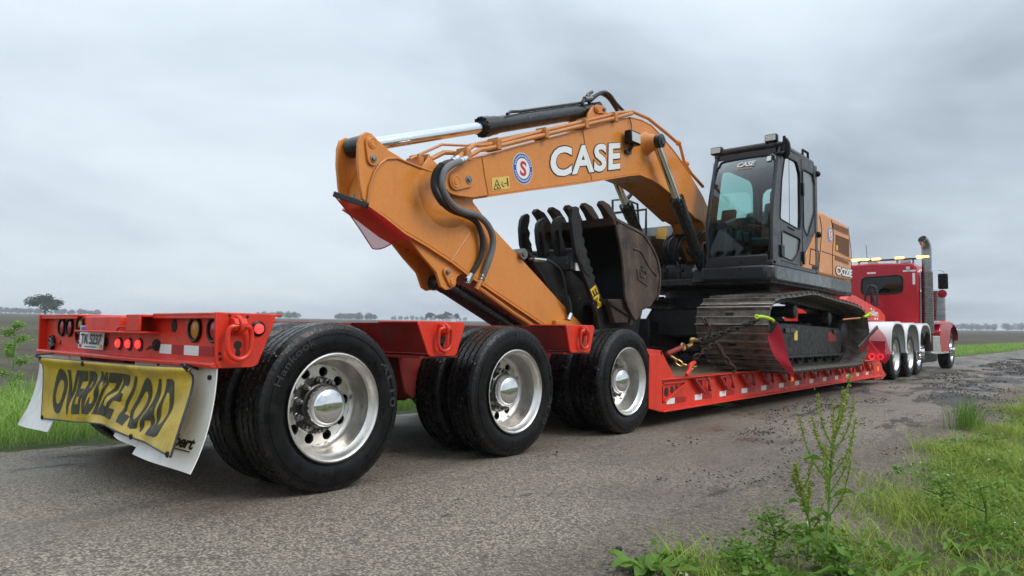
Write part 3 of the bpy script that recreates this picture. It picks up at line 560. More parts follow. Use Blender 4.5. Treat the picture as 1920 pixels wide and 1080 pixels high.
# rear bulkhead of the deck well with its sloping corner gussets
g = G(); g.box(-1.26, 1.26, Y0, Y0+.02, ZB+.08, .745); g.out('bulkhead', 'trailer_red', T, .004)
for s in (1, -1):
    g = G(); g.prism([(Y0-.02, .762), (Y0+.27, .742), (Y0+.30, .69), (Y0+.02, .70)], *sorted((s*1.02, s*1.285))); g.out('bulkhead_cap', 'trailer_red', T, .004)
    g = G(); g.prism([(Y0+.005, ZB+.05), (Y0+.262, ZB-.002), (Y0+.262, .70), (Y0+.02, .71)], *sorted((s*1.262, s*1.298))); g.out('bulkhead_side', 'trailer_red', T, .004)
    g = G(); g.prism([(Y0+.25, .735), (Y0+.27, .742), (Y0+.56, ZD+.005), (Y0+.26, ZD+.005)], *sorted((s*1.06, s*1.285))); g.out('corner_gusset', 'trailer_red', T, .004)
    if s < 0: continue
    # bolted-on outrigger brackets, their slots, keeper hooks and reflectors along the rail
    # first bracket: long folded outrigger with round lightening holes
    g = G(); yy = Y0+.31
    g.bar((1.28, yy, ZD-.035), (1.28, yy+.50, ZD-.035), .03, .016); g.bar((1.28, yy+.02, ZB+.09), (1.28, yy+.49, ZD-.045), .03, .018); g.bar((1.28, yy+.012, ZB+.07), (1.28, yy+.012, ZD-.03), .03, .03); g.prism([(yy+.02, ZB+.10), (yy+.46, ZD-.04), (yy+.02, ZD-.04)], 1.264, 1.272)
    o = g.out('outrigger', 'trailer_red', T, .003)
    for a, b_ in ((.085, .072), (.20, .056), (.295, .04)): g = G(); g.lathe([(0, b_*.62), (.004, b_*.62), (.0045, .001)], (1.271, yy+a, ZD-.045-b_*1.05), 16); g.out('lightening_hole', 'hole_black', o)
    g = G(); g.box(1.262, 1.285, yy-.05, yy+.02, ZD-.06, ZD-.035); g.box(1.262, 1.285, yy-.05, yy+.02, ZB+.05, ZB+.075); g.out('outrigger_hinge', 'trailer_red', o)
    def outr():
        g = G()
        g.bar((.01, 0, 0), (.01, .25, 0), .055, .018); g.bar((.01, .242, 0), (.01, .242, -.145), .055, .020); g.bar((.01, .0, 0), (.01, .24, -.150), .055, .020)
        for a in (.07, .125, .18): g.bar((.006, a, -.004), (.006, a+.03, -.02-a*.48), .02, .018)
        g.prism([(.01, -.004), (.23, -.004), (.23, -.135)], -.018, -.010); return g.mesh('outrigger', 'outrigger_red_shaded')
    om = outr()
    def hook():
        g = G(); g.tube([(0, 0, .0), (.022, .0, -.035), (.03, -.014, -.08), (.022, .006, -.115), (.014, .045, -.132), (.01, .07, -.105)], .017, 8, 4); g.bar((-.01, -.02, .005), (-.01, .03, .005), .03, .02); return g.mesh('keeper_hook', 'outrigger_red_shaded')
    hm = hook()
    tp = G(); tp.box(0, .003, -.085, .085, -.028, .028); tpm = tp.mesh('reflector', 'tape_white'); tr_ = G(); tr_.box(0, .002, .088, .33, -.028, .028); trm = tr_.mesh('red_reflector', 'tape_red')
    for k in range(13):
        y = 4.02+.6205*k; inst(tpm, 'reflector', T, (1.2625, y, .235)); inst(trm, 'red_reflector', T, (1.2622, y, .235))
        if k: y2 = y-.04; inst(om, 'outrigger', T, (1.283, y2-.13, ZD-.022)); inst(hm, 'keeper_hook', T, (1.280, y2+.23, ZD-.022))
    g = G(); g.lathe([(0, .035), (.02, .03), (.03, .001)], (1.262, 7.53, .30), 16); g.out('amber_side_light', 'amber_marker', T)
# ---- gooseneck: upright plate at the deck front with stop lights, rising beams to the truck
g = G(); g.prism([(-1.25, ZB+.1), (1.25, ZB+.1), (1.25, .60), (1.05, .86), (-1.05, .86), (-1.25, .60)], Y1-.05, Y1, 'y'); g.out('gooseneck_plate', 'trailer_red', T, .01)
for x, z in [(1.131,0.515),(1.279,0.51)]:
    g = G(); g.torus((x, Y1-.058, z), (0, 1, 0), .048, .012, 24); g.out('stop_light_ring', 'lit_ring', T); g = G(); g.lathe([(0, .04), (.01, .036), (.012, .001)], (x, Y1-.055, z), 20, (0, -1, 0)); g.out('stop_light', 'lens_red', T)
for s in (1, -1):
    g = G(); g.prism([(Y1-.02, .42), (Y1-.02, .9), (12.7, 1.62), (13.0, 1.74), (13.4, 1.73), (15.5, 1.50), (15.9, 1.38), (15.9, 1.24), (13.6, 1.24), (13.2, .95), (13.0, .45)], *sorted((s*.44, s*.60))); o = g.out('gooseneck_beam', 'trailer_red', T, .012)
    if s > 0:
        lettering('beam_lettering', 'Talbert', quad((.6, 14.55, 1.36), (.6, 15.25, 1.34), (.6, 15.22, 1.47), (.6, 14.55, 1.52), .004), 'white_decal', o, .02)
        for y in (14.9, 15.1): g = G(); g.box(.598, .605, y, y+.1, 1.27, 1.31); g.out('reflector', 'tape_white', o)
g = G(); g.box(-.44, .44, 13.0, 15.9, 1.30, 1.36); g.out('gooseneck_deck', 'frame_red_shaded', T)
g = G(); g.prism([(11.872,0.431),(12.379,0.358),(12.864,0.148),(12.564,0.079),(11.963,0.085)], 1.225, 1.27); g.out('front_corner', 'trailer_red', T, .006)
g = G(); g.box(1.271, 1.28, 12.15, 12.25, .25, .33); g.out('corner_marker', 'amber_marker', T)
# ================================================================ oversize load banner, tied under the bumper
BG = [[*[(-0.993,-0.775,0.689),(-0.289,-0.785,0.694),(0.324,-0.785,0.698),(0.836,-0.785,0.705),(1.201,-0.775,0.712)]], [*[(-0.972,-0.775,0.552),(-0.316,-0.77,0.559),(0.286,-0.765,0.568),(0.789,-0.77,0.565),(1.22,-0.8,0.59)]], [*[(-0.954,-0.78,0.408),(-0.391,-0.77,0.434),(0.159,-0.77,0.456),(0.719,-0.8,0.428),(1.261,-0.86,0.451)]], [*[(-0.888,-0.8,0.285),(-0.359,-0.79,0.311),(0.121,-0.8,0.341),(0.76,-0.85,0.326),(1.296,-0.92,0.311)]]]
FOLDS = ((-.022, .35, .98, .045), (.020, .55, 1.18, .05), (-.018, -.30, .14, .05), (.016, -.55, .25, .045), (-.015, .9, 1.55, .06), (.014, .15, .55, .05), (-.012, -.2, .38, .04))
def bsurf(u, v):
    P = [catmull(r, 1) for r in BG]
    def cm(A, t):
        n = len(A)-1; f = min(max(t, 0), 1)*n; i = min(int(f), n-1); t = f-i; a, b, c, d = A[max(i-1, 0)], A[i], A[i+1], A[min(i+2, n)]; a, b, c, d = map(V, (a, b, c, d))
        return .5*((2*b)+(c-a)*t+(2*a-5*b+4*c-d)*t*t+(3*b-a-3*c+d)*t**3)
    p = cm([cm(r, u) for r in BG], v)
    dg = math.sin(PI*min(v, 1)); du = math.sin(PI*u); return p+V((0, (.016*math.sin(6*u+3.2*v)*dg+.007*math.sin(17*u-8*v)*v+.003*math.sin(31*u+13*v)*dg)*du+sum(a*math.exp(-((u+k*v-c)/w_)**2) for a, k, c, w_ in FOLDS)*min(1, v*4)*du-.030*math.exp(-((v-.05)/.07)**2), -.010*math.sin(11*u)*dg))
BN = thing('oversize_load_banner', 'sagging yellow vinyl banner reading OVERSIZE LOAD tied below the bumper', 'banner', (0, -.78, .3))
patch(bsurf, 60, 26, .003).out('banner_sheet', 'banner_yellow', BN, ang=80)
lettering('banner_lettering', 'OVERSIZE LOAD', lambda u, v: bsurf(.10+.78*u, .86-.70*v)+V((.001, -.006, 0)), 'banner_ink', BN, .036, 1.04, 36)
for nm, pts in (('hem', [bsurf(i/30, 1) for i in range(31)]), ('hem', [bsurf(0, i/14) for i in range(15)]), ('hem', [bsurf(1, i/14) for i in range(15)]), ('hem', [bsurf(i/30, 0) for i in range(31)])):
    g = G(); g.tube(pts, .0055, 6, smooth=False); g.out(nm, 'black_decal', BN)
for u, v in ((.02, .02), (.98, .02), (.02, .97), (.97, .98), (.30, .06), (.72, .97)):
    g = G(); p = bsurf(u, v); g.torus(p+V((0, -.006, 0)), (0, 1, 0), .011, .005, 14, 6); g.out('grommet', 'black_steel', BN)
for u, q in ((.02, (-.88, YB+.03, .72)), (.97, (1.10, YB+.02, .70)), (.98, (.95, YB+.02, .715))):
    g = G(); p = bsurf(u, .02); g.tube([p+V((0, -.008, 0)), p+V((-.01, -.02, .025)), V(q)+V((0, -.01, .0)), V(q)], .007, 6); g.out('tie_cord', 'hose', BN)
# ================================================================ the excavator
X = thing('excavator', 'orange tracked excavator with black cab and folded boom, chained on the red trailer', 'excavator', (0, 7.95, .46))
BW = .25
# ---- boom: welded box, two side plates proud of the top and bottom plates
BT = [(2.046,2.41),(2.176,2.471),(2.297,2.508),(2.697,2.665),(3.925,3.133),(4.732,3.446),(4.935,3.514),(5.191,3.542),(5.445,3.534),(5.682,3.469),(6.079,3.319),(6.517,3.116),(6.935,2.868)]+[(7.45, 2.42), (7.85, 2.28), (7.95, 2.12)]
BB = [(1.979,2.1),(2.185,2.113),(2.364,2.16),(3.604,2.478),(4.11,2.599),(4.877,2.802),(5.154,2.865),(5.447,2.856),(5.683,2.82),(5.884,2.776),(6.34,2.637),(6.695,2.523),(6.932,2.485)]+[(7.35, 1.98), (7.7, 1.90), (7.88, 1.96)]
fork = [(2.046,2.41),(1.946,2.343),(1.869,2.281),(1.831,2.232),(1.819,2.188),(1.833,2.148),(1.886,2.11),(1.979,2.1)]
bp = BT+BB[::-1]+fork[::-1][1:-1]
def shrink(poly, d):
    A = sum(poly[i][0]*poly[(i+1) % len(poly)][1]-poly[(i+1) % len(poly)][0]*poly[i][1] for i in range(len(poly))); sg = 1 if A > 0 else -1; R = []
    for i, p in enumerate(poly):
        a, b = V(poly[i-1]), V(poly[(i+1) % len(poly)]); t = (b-a).normalized(); nrm = V((-t.y, t.x))*sg; R.append((p[0]+nrm.x*d, p[1]+nrm.y*d))
    return R
bx_ = sum(p[0] for p in bp)/len(bp)
def side_plate(poly, x0, x1, name, parent, m='orange'):
    g = G(); g.prism(poly, *sorted((x0, x1))); return g.out(name, m, parent, .006)
for s in (1, -1): side_plate(bp, s*(BW-.022), s*BW, 'boom_side_plate', X)
i0 = 4
g = G(); inn = shrink([(y, z) for y, z in BT[2:]]+[(y, z) for y, z in BB[2:][::-1]], .012); g.prism(inn, -(BW-.0225), BW-.0225); g.out('boom_box', 'orange', X)
g = G(); lip = [(y, z) for y, z in BB[2:12]]; g.prism(lip+[(y, z-.016) for y, z in lip[::-1]], -BW-.012, BW+.012); g.out('boom_bottom_flange', 'orange', X)
g = G(); lip = [(y, z) for y, z in BT[2:12]]; g.prism([(y, z+.014) for y, z in lip]+[(y, z) for y, z in lip[::-1]], -BW-.006, BW+.006); g.out('boom_top_flange', 'orange', X)
def seam(pts, r=.006): g = G(); g.tube(pts, r, 6, smooth=False); g.out('weld_seam', 'orange_dim', X)
seam([(0.252,2.295,2.507),(0.252,2.328,2.363),(0.252,2.391,2.169)]); seam([(0.252,3.922,3.126),(0.252,3.998,2.861),(0.252,4.107,2.605)])
def pin_plate(c, ang, length, r, x, name='pin_retainer', m='orange'):
    # rounded plate bolted over a pivot pin: boss at c, bolt at the other end
    y, z = c; d = V((math.cos(ang), math.sin(ang))); n = V((-d.y, d.x)); e = V((y, z))+d*length; pts = []
    for k in range(9): t = PI/2+PI*k/8; q = V((y, z))+d*r*math.cos(t)+n*r*math.sin(t); pts.append((q.x, q.y))
    for k in range(9): t = -PI/2+PI*k/8; q = e+d*r*.9*math.cos(t)+n*r*.9*math.sin(t); pts.append((q.x, q.y))
    g = G(); g.prism(pts, x, x+.02); o = g.out(name, m, X, .004)
    g = G(); g.lathe([(0, r*.72), (.008, r*.72), (.010, r*.62), (.006, r*.55), (.006, .03), (.012, .026), (.012, .001)], (x+.018, y, z), 24); g.out('pin_boss', m, o)
    g = G(); g.lathe([(0, r*.52), (.008, r*.52), (.009, .02), (.022, .019), (.024, .001)], (x+.018, e.x, e.y), 16); g.out('retainer_bolt', 'steel', o)
PIN = [(1.943,2.218)][0]; B2 = [(2.084,2.257)][0]
pin_plate(PIN, math.atan2(B2[1]-PIN[1], B2[0]-PIN[0]), .165, .075, .251)
g = G(); g.cyl((-.25, *PIN), (.25, *PIN), .055, n=20); g.out('boom_arm_pin', 'steel', X)
# ---- arm (stick)
AW = .15
AP = [(1.045,2.482),(1.098,2.481),(1.131,2.458),(1.204,2.421),(1.283,2.38),(1.381,2.355),(1.499,2.324),(1.639,2.309),(1.797,2.296),(1.995,2.269),(2.154,2.213),(2.262,2.126),(2.425,2.004),(2.578,1.896),(3.201,1.521),(3.831,1.136)]+[(4.30, .88), (4.52, .80), (4.60, .70), (4.54, .62)]+[(3.786,0.825),(3.334,0.995),(2.87,1.176),(2.455,1.341),(2.272,1.409),(2.02,1.526),(1.72,1.64),(1.469,1.722),(1.244,1.832),(1.074,1.903),(1.025,1.943),(0.995,2.053),(0.969,2.239),(0.97,2.376),(0.993,2.445)]
AI = [p for p in [(1.074,1.903),(1.09,2.047),(1.14,2.177),(1.187,2.247),(1.257,2.304),(1.37,2.331),(1.499,2.315),(1.639,2.3),(1.797,2.287),(1.995,2.259),(2.154,2.203),(2.262,2.116),(2.425,1.993),(2.579,1.885),(3.201,1.51),(3.831,1.125)]]+[(4.28, .88), (4.5, .78), (4.5, .64)]+[(3.786,0.836),(3.333,1.006),(2.87,1.187),(2.455,1.351),(2.272,1.419),(2.02,1.536),(1.719,1.649),(1.469,1.731),(1.243,1.84)]
for s in (1, -1): side_plate([(1.045,2.482),(1.098,2.481),(1.131,2.458),(1.204,2.421),(1.283,2.38),(1.381,2.355),(1.548,2.297),(1.465,2.064),(1.327,1.865),(1.199,1.865),(1.074,1.903),(1.025,1.943),(0.995,2.053),(0.969,2.239),(0.97,2.376),(0.993,2.445)], s*(AW-.03), s*(AW), 'arm_bracket_plate', X)
g = G(); g.prism(AI, -AW+.0305, AW-.0305); g.prism(AI, AW-.031, AW+.008); g.prism(AI, -AW-.008, -AW+.031); g.out('arm_box', 'orange', X, .006)
# raised edge bead that frames the arm's side
seam([(0.162,1.064,1.9),(0.162,1.081,2.044),(0.162,1.13,2.173),(0.162,1.177,2.243),(0.162,1.247,2.3),(0.162,1.36,2.327),(0.162,1.489,2.311),(0.162,1.628,2.296),(0.162,1.786,2.283)], .011)
AB = [(1.074,1.903),(1.244,1.832),(1.469,1.722),(1.72,1.64),(2.02,1.526),(2.272,1.409),(2.455,1.341),(2.87,1.176),(3.334,0.995),(3.786,0.825)]
g = G(); g.prism(AB+[(y-.012, z-.016) for y, z in AB[::-1]], -AW-.022, AW+.022); g.out('arm_lower_flange', 'orange', X)
seam([(0.16,2.245,1.81),(0.16,2.01,1.525)], .007)
# round swelling where the pivot tube passes through the arm
for rr, xx in ((.34, .1585), ):
    g = G(); g.lathe([(0, rr), (.006, rr-.02), (.010, rr-.10), (.014, rr-.2), (.014, .01)], (xx, PIN[0]+.0, PIN[1]-.06), 40); 
    bmesh.ops.bisect_plane(g.bm, geom=g.bm.verts[:]+g.bm.edges[:]+g.bm.faces[:], plane_co=V((0, *[(1.995,2.269)][0])), plane_no=V((0, .45, .9)), clear_outer=True)
    g.out('pivot_boss', 'orange', X, ang=60)
A1 = [(1.09,2.397)][0]; A2 = [(1.105,2.27)][0]; pin_plate(A1, math.atan2(A2[1]-A1[1], A2[0]-A1[0]), .125, .062, .151)
g = G(); g.cyl((-.15, *A1), (.15, *A1), .05, n=20); g.out('arm_cylinder_pin', 'steel', X)
# bucket-cylinder ears under the arm
ear = [(1.511,1.697),(1.685,1.545),(1.852,1.419),(1.914,1.292),(1.974,1.266),(2.047,1.28),(2.093,1.335),(2.118,1.395),(2.18,1.423),(2.279,1.406),(2,1.535)]
for s in (1, -1): side_plate(ear, s*.105, s*.135, 'cylinder_ear', X)
E1 = [(2.038,1.342)][0]; E2 = [(1.963,1.437)][0]; pin_plate(E1, math.atan2(E2[1]-E1[1], E2[0]-E1[0]), .11, .048, .136)
g = G(); g.cyl((-.13, *E1), (.13, *E1), .045, n=20); g.out('bucket_cylinder_pin', 'black_paint', X)
# ---- cylinders
def cylinder(name, p0, p1, split, rb, rr, gland=True):
    # barrel from p0, chrome rod to p1
    p0, p1 = V(p0), V(p1); q = p0.lerp(p1, split); d = (p1-p0).normalized()
    g = G(); g.cyl(p0, q, rb, n=24); g.cyl(p0-d*.03, p0+d*.06, rb*1.06, n=24); o = g.out(name, 'black_paint', X)
    if gland:
        g = G(); g.cyl(q-d*.16, q+d*.02, rb*1.12, n=24); g.cyl(q-d*.05, q+d*.035, rb*1.22, n=24)
        u, v = frame(d)
        for k in range(12): a = 2*PI*k/12; e = u*math.cos(a)+v*math.sin(a); g.cyl(q+d*.03+e*rb*1.08, q+d*.055+e*rb*1.08, .012, n=6)
        g.out('cylinder_gland', 'black_paint', o)
    g = G(); g.cyl(q, p1, rr, n=24); g.out('cylinder_rod', 'rod_chrome', o)
    u = V((1, 0, 0))
    for pp, rr_ in ((p1, rb*.98), (p0, rb*.95)): g = G(); g.cyl(pp-u*.095, pp+u*.095, rr_, n=24); g.out('cylinder_eye', 'black_paint', o)
    return o
AC1 = [(4.497,3.552)][0]; AC0 = (A1[0], A1[1])
ac = cylinder('arm_cylinder', (0, *AC1), (0, *AC0), .56, .085, .055)
a, b = V((0, *AC1)), V((0, *AC0)); d = (b-a).normalized(); nrm = V((0, -d.z, d.y)); nrm = nrm if nrm.z > 0 else -nrm
g = G(); g.tube([a+d*.10+nrm*.12+V((.03,0,0)), a+d*.3+nrm*.098+V((.03,0,0)), a+d*1.45+nrm*.098+V((.03,0,0)), a+d*1.62+nrm*.105+V((.05,0,0)), a+d*1.70+nrm*.085+V((.06,0,0))], .016, 8, smooth=False); g.tube([a+d*.14+nrm*.07+V((.06,0,0)), a+d*.18+nrm*.16+V((.06,0,0)), a+d*.05+nrm*.20+V((.06,0,0))], .02, 8); g.out('cylinder_pipe', 'black_paint', ac)
# lug on the boom's back that carries the arm cylinder
for s in (1, -1):
    g = G(); lp_ = [(4.153,3.236),(4.194,3.407),(4.269,3.507),(4.358,3.548),(4.459,3.548),(4.586,3.509),(4.692,3.483),(4.788,3.474)]; g.prism([(y, z) for y, z in lp_], *sorted((s*.115, s*.145))); g.out('cylinder_lug', 'orange', X, .005)
LG = [(4.347,3.495)][0]; LG2 = [(4.528,3.527)][0]; pin_plate(LG, math.atan2(LG2[1]-LG[1], LG2[0]-LG[0]), .13, .05, .146)
for s in (1, -1):
    up_ = [(5.319,3.279)][0]; lo_ = (6.72, 1.72)
    cylinder('boom_cylinder', (s*.38, *lo_), (s*.38, *up_), .58, .078, .05)
    g = G(); g.lathe([(-.13, .16), (-.125, .15), (-.08, .12), (.05, .075), (.09, .075), (.1, .065), (.105, .001)], (s*.375, *up_), 28, (s, 0, 0)); g.out('cylinder_boss', 'orange', X)
    g = G(); g.lathe([(.0, .085), (.09, .085), (.095, .06), (.11, .05), (.112, .001)], (s*.385, *up_), 20, (s, 0, 0)); g.out('boss_cap', 'black_paint', X)
bc = cylinder('bucket_cylinder', (0, *E1), (0, 3.78, .62), .72, .075, .05)
d = (V((0, 3.78, .62))-V((0, *E1))).normalized(); g = G(); g.tube([V((.07, *E1))+d*.2+V((0,0,.05)), V((.075, *E1))+d*.4+V((0,.02,.06)), V((.075, *E1))+d*1.5+V((0,.02,.06))], .015, 8, smooth=False); g.out('cylinder_pipe', 'black_paint', bc)
# ---- hydraulic hoses and pipes
def hose(pts, r, m='hose', name='hydraulic_hose', k=7): g = G(); g.tube(pts, r, 10, k); return g.out(name, m, X)
h1 = hose([(0.31,1.852,2.373),(0.33,1.743,2.331),(0.34,1.66,2.264),(0.34,1.619,2.179),(0.34,1.621,2.102),(0.33,1.676,2.04),(0.31,1.772,1.979),(0.27,1.916,1.952),(0.24,2.081,1.944),(0.22,2.228,1.921),(0.21,2.312,1.868),(0.21,2.358,1.774),(0.2,2.371,1.652),(0.19,2.334,1.54),(0.17,2.271,1.438),(0.15,2.224,1.347)], .026)
h2 = hose([(0.33,1.931,2.385),(0.36,1.803,2.333),(0.37,1.712,2.269),(0.37,1.676,2.199),(0.37,1.678,2.117),(0.36,1.734,2.045),(0.34,1.845,1.981),(0.31,1.995,1.959),(0.27,2.188,1.96),(0.24,2.336,1.933),(0.23,2.437,1.867),(0.22,2.495,1.774),(0.21,2.494,1.663),(0.2,2.448,1.534),(0.18,2.413,1.432)], .031, 'hose_grey')
def spiral(o_pts, r): 
    P = catmull(o_pts, 12); g = G(); step = 0
    for i in range(1, len(P)-1): u = (P[i+1]-P[i-1]); g.torus(P[i], u, r, .006, 12, 5)
    return g.out('hose_guard', 'hose', X)
spiral([(0.33,1.712,2.311),(0.34,1.648,2.248),(0.34,1.619,2.179),(0.34,1.621,2.102),(0.33,1.676,2.04),(0.31,1.753,1.994)], .028)
for p_, q_ in (([(0.31,1.852,2.373),(0.29,1.937,2.421)]), ([(0.33,1.931,2.385),(0.31,2.017,2.434)]), ([(0.18,2.413,1.432),(0.17,2.403,1.387)]), ([(0.17,2.265,1.432),(0.15,2.231,1.343)])):
    g = G(); g.cyl(p_, q_, .030, n=12); g.cyl(V(p_).lerp(V(q_), .35), V(p_).lerp(V(q_), .6), .036, n=6); g.out('hose_fitting', 'rod_chrome', X)
def pipe(pts, r=.02, m='orange_dim'): g = G(); g.tube(pts, r, 8, 4, smooth=False); return g.out('hydraulic_pipe', m, X)
pipe([(0.29,1.924,2.414),(0.26,2.177,2.595),(0.25,2.266,2.611),(0.25,2.449,2.665),(0.25,3.05,2.901),(0.25,3.842,3.197),(0.24,4.682,3.513),(0.23,5.006,3.614),(0.22,5.417,3.629),(0.2,5.95,3.559),(0.2,6.331,3.481),(0.22,6.418,3.251),(0.24,6.587,3.13),(0.26,6.914,2.994)], .022)
pipe([(0.31,2.011,2.432),(0.3,2.213,2.552),(0.29,2.332,2.588),(0.29,3.001,2.84),(0.29,3.836,3.153),(0.28,4.501,3.397),(0.27,4.938,3.564)], .022)
pipe([(0.1,1.746,2.388),(0.1,1.951,2.505),(0.1,2.045,2.524),(0.1,2.212,2.538)], .022); pipe([(0.05,1.592,2.384),(0.05,1.977,2.592),(0.05,2.297,2.649),(0.05,2.711,2.795),(0.05,3.3,3.003)], .012)
pipe([(0.17,2.368,1.301),(0.17,2.848,1.092),(0.17,3.185,0.961),(0.17,3.548,0.809)], .022); pipe([(0.17,2.425,1.399),(0.165,2.38,1.356),(0.16,2.343,1.29)], .026); pipe([(0.12,2.451,1.322),(0.12,2.906,1.125),(0.12,3.428,0.908)], .02)
for q in [(0.28,2.04,2.491),(0.27,2.464,2.675),(0.27,3.199,2.942),(0.27,3.916,3.211),(0.26,4.533,3.434),(0.08,1.764,2.404),(0.05,1.685,2.393)]:
    g = G(); y, z = q[1], q[2]; g.box(q[0]-.12, q[0]+.05, y-.03, y+.03, z-.07, z+.025); g.box(q[0]-.10, q[0]+.03, y-.014, y+.014, z+.02, z+.05); g.out('pipe_clamp', 'orange_dim', X, .005)
for q in [(0.22,6.245,3.489),(0.22,6.482,3.248)]: g = G(); g.sphere(q, .042, 10, 8); g.out('pipe_clamp', 'orange', X)
for pts in ([(0.06,4.253,3.454),(0.06,4.186,3.531),(0.06,4.229,3.592),(0.06,4.361,3.646),(0.06,4.61,3.783),(0.06,4.764,3.792),(0.06,4.911,3.724),(0.08,5.092,3.644)], [(0.02,4.42,3.644),(0.02,4.602,3.77),(0.02,4.743,3.781),(0.02,4.864,3.747),(0.03,5.022,3.637)]):
    hose(pts, .022)
for p_, q_ in (([(0.06,4.229,3.599),(0.06,4.361,3.646)]),): g = G(); g.cyl(p_, q_, .032, n=10); g.out('hose_fitting', 'steel', X)
# lamp on the boom side, with its wire
lc = [(0.33,4.851,3.232)][0]; g = G(); g.box(lc[0]-.05, lc[0]+.05, lc[1]-.115, lc[1]+.115, lc[2]-.08, lc[2]+.08); o = g.out('work_lamp', 'rubber', X, .018)
g = G(); g.box(lc[0]+.045, lc[0]+.056, lc[1]-.095, lc[1]+.095, lc[2]-.06, lc[2]+.055); g.out('lamp_lens', 'lamp_lens', o, .01)
g = G(); g.bar((.27, lc[1], lc[2]-.16), (.33, lc[1], lc[2]-.08), .04, .03); g.box(.25, .29, lc[1]-.06, lc[1]+.05, lc[2]-.18, lc[2]-.14); g.out('lamp_bracket', 'black_paint', o)
hose([(0.3,4.877,3.301),(0.27,4.927,3.41),(0.27,4.876,3.503)], .006, 'hose', 'lamp_wire')
# ---- decals on the boom
def side_text(s, px4, x, m, name, offset=0, spacing=1, lift=.004, shear=0, outline=None):
    q = px4
    if outline:
        dy = (q[1][1]-q[0][1])*outline[0]; dz = (q[3][2]-q[0][2])*outline[1]
        ex = [V(q[0])+V((0, -dy, -dz)), V(q[1])+V((0, dy, -dz)), V(q[2])+V((0, dy, dz)), V(q[3])+V((0, -dy, dz))]
        lettering(name+'_outline', s, quad(*ex, lift), 'black_decal', X, offset+outline[2], spacing, shear=shear)
    lettering(name, s, quad(*q, lift+(.003 if outline else 0)), m, X, offset, spacing, shear=shear)
side_text('CASE', [(0.25,3.332,2.499),(0.25,4.695,2.84),(0.25,4.704,3.162),(0.25,3.327,2.817)], .25, 'white_decal', 'brand_lettering', .034, 1.08, outline=(.010, .035, .026))
def disc(c, r, x, m, name, parent=None, ring=None, th=.0012):
    g = G(); n = 48; pts = [(c[0]+r*math.cos(2*PI*k/n), c[1]+r*math.sin(2*PI*k/n)) for k in range(n)]; g.prism(pts, x, x+th); return g.out(name, m, parent or X)
def badge(c, r, x):
    o = disc(c, r, x, 'white_decal', 'round_badge'); disc(c, r*.96, x+.0014, 'blue_decal', 'badge_ring', o); disc(c, r*.66, x+.0028, 'white_decal', 'badge_centre', o)
    lettering('badge_letter', 'S', quad((x+.0045, c[0]-r*.30, c[1]-r*.48), (x+.0045, c[0]+r*.34, c[1]-r*.48), (x+.0045, c[0]+r*.34, c[1]+r*.48), (x+.0045, c[0]-r*.30, c[1]+r*.48), .001), 'red_decal', o, .03)
    g = G()
    for k in range(34):          # print round the rim, too small to read
        a = 2*PI*k/34; d = V((0, math.cos(a), math.sin(a))); p0 = V((x+.0035, *c))
        if k % 17 > 1: g.bar(p0+d*r*.75, p0+d*r*.86, .002, r*.07, up=(0, -math.sin(a), math.cos(a)))
    g.out('badge_print', 'white_decal', o, kind='stuff')
badge([(2.888,2.512)][0], .155, .2505)
q = [(0.25,2.444,2.218),(0.25,2.697,2.284),(0.25,2.679,2.401),(0.25,2.427,2.336)]; patch(quad(*q, .003)).out('warning_label', 'pale_yellow', X); f_ = quad(*q, .006)
def strokes(pts, r=.0035): g = G(); g.tube([f_(*p) for p in pts], r, 5, smooth=False); g.out('warning_symbol', 'black_decal', X)
strokes([(.08, .1), (.46, .1), (.27, .82), (.08, .1)]); strokes([(.2, .42), (.34, .42)]); strokes([(.26, .3), (.32, .15)]); strokes([(.58, .6), (.54, .4), (.62, .2), (.68, .25)]); strokes([(.68, .45), (.82, .45)]); strokes([(.88, .85), (.89, .2)], .006)
# ---- bucket: side cheeks, curved shell, lip with teeth, hinge ears
BX = .52
cheek = [(4.171,2.132),(4.465,2.084),(4.763,2.033),(4.963,1.909),(5.105,1.763),(5.158,1.588),(5.106,1.349),(4.965,1.223),(4.766,1.167),(4.742,1.105),(4.611,1.048),(4.517,1.124),(4.436,1.205),(4.389,1.316),(4.365,1.523),(4.33,1.723),(4.239,1.957)]
bk = None
for s in (1, -1):
    g = G(); g.prism(cheek, *sorted((s*(BX-.03), s*BX))); o = g.out('bucket_cheek', 'bucket_rust', X, .006)
shell = [(4.171,2.132),(4.465,2.084),(4.763,2.033),(4.963,1.909),(5.105,1.763),(5.158,1.588),(5.106,1.349),(4.965,1.223),(4.766,1.167),(4.611,1.078),(4.471,1.111),(4.135,1.218)]
def off(P, d):
    R = []
    for i, p in enumerate(P):
        t = (V(P[min(i+1, len(P)-1)])-V(P[max(i-1, 0)])).normalized(); R.append((p[0]+t.y*d, p[1]-t.x*d))
    return R
g = G(); so_ = catmull([(0, *p) for p in shell], 4); sp2 = [(p.y, p.z) for p in so_]; g.prism(off(sp2, -.002)+off(sp2, .03)[::-1], -BX+.0301, BX-.0301); g.out('bucket_shell', 'bucket_dark', X, ang=50)
g = G(); sp3 = sp2[:26]; g.prism(off(sp3, -.035)+off(sp3, -.004)[::-1], -BX-.008, -BX+.10); g.prism(off(sp3, -.035)+off(sp3, -.004)[::-1], BX-.10, BX+.008); g.out('wear_strap', 'bucket_rust', X, ang=50)
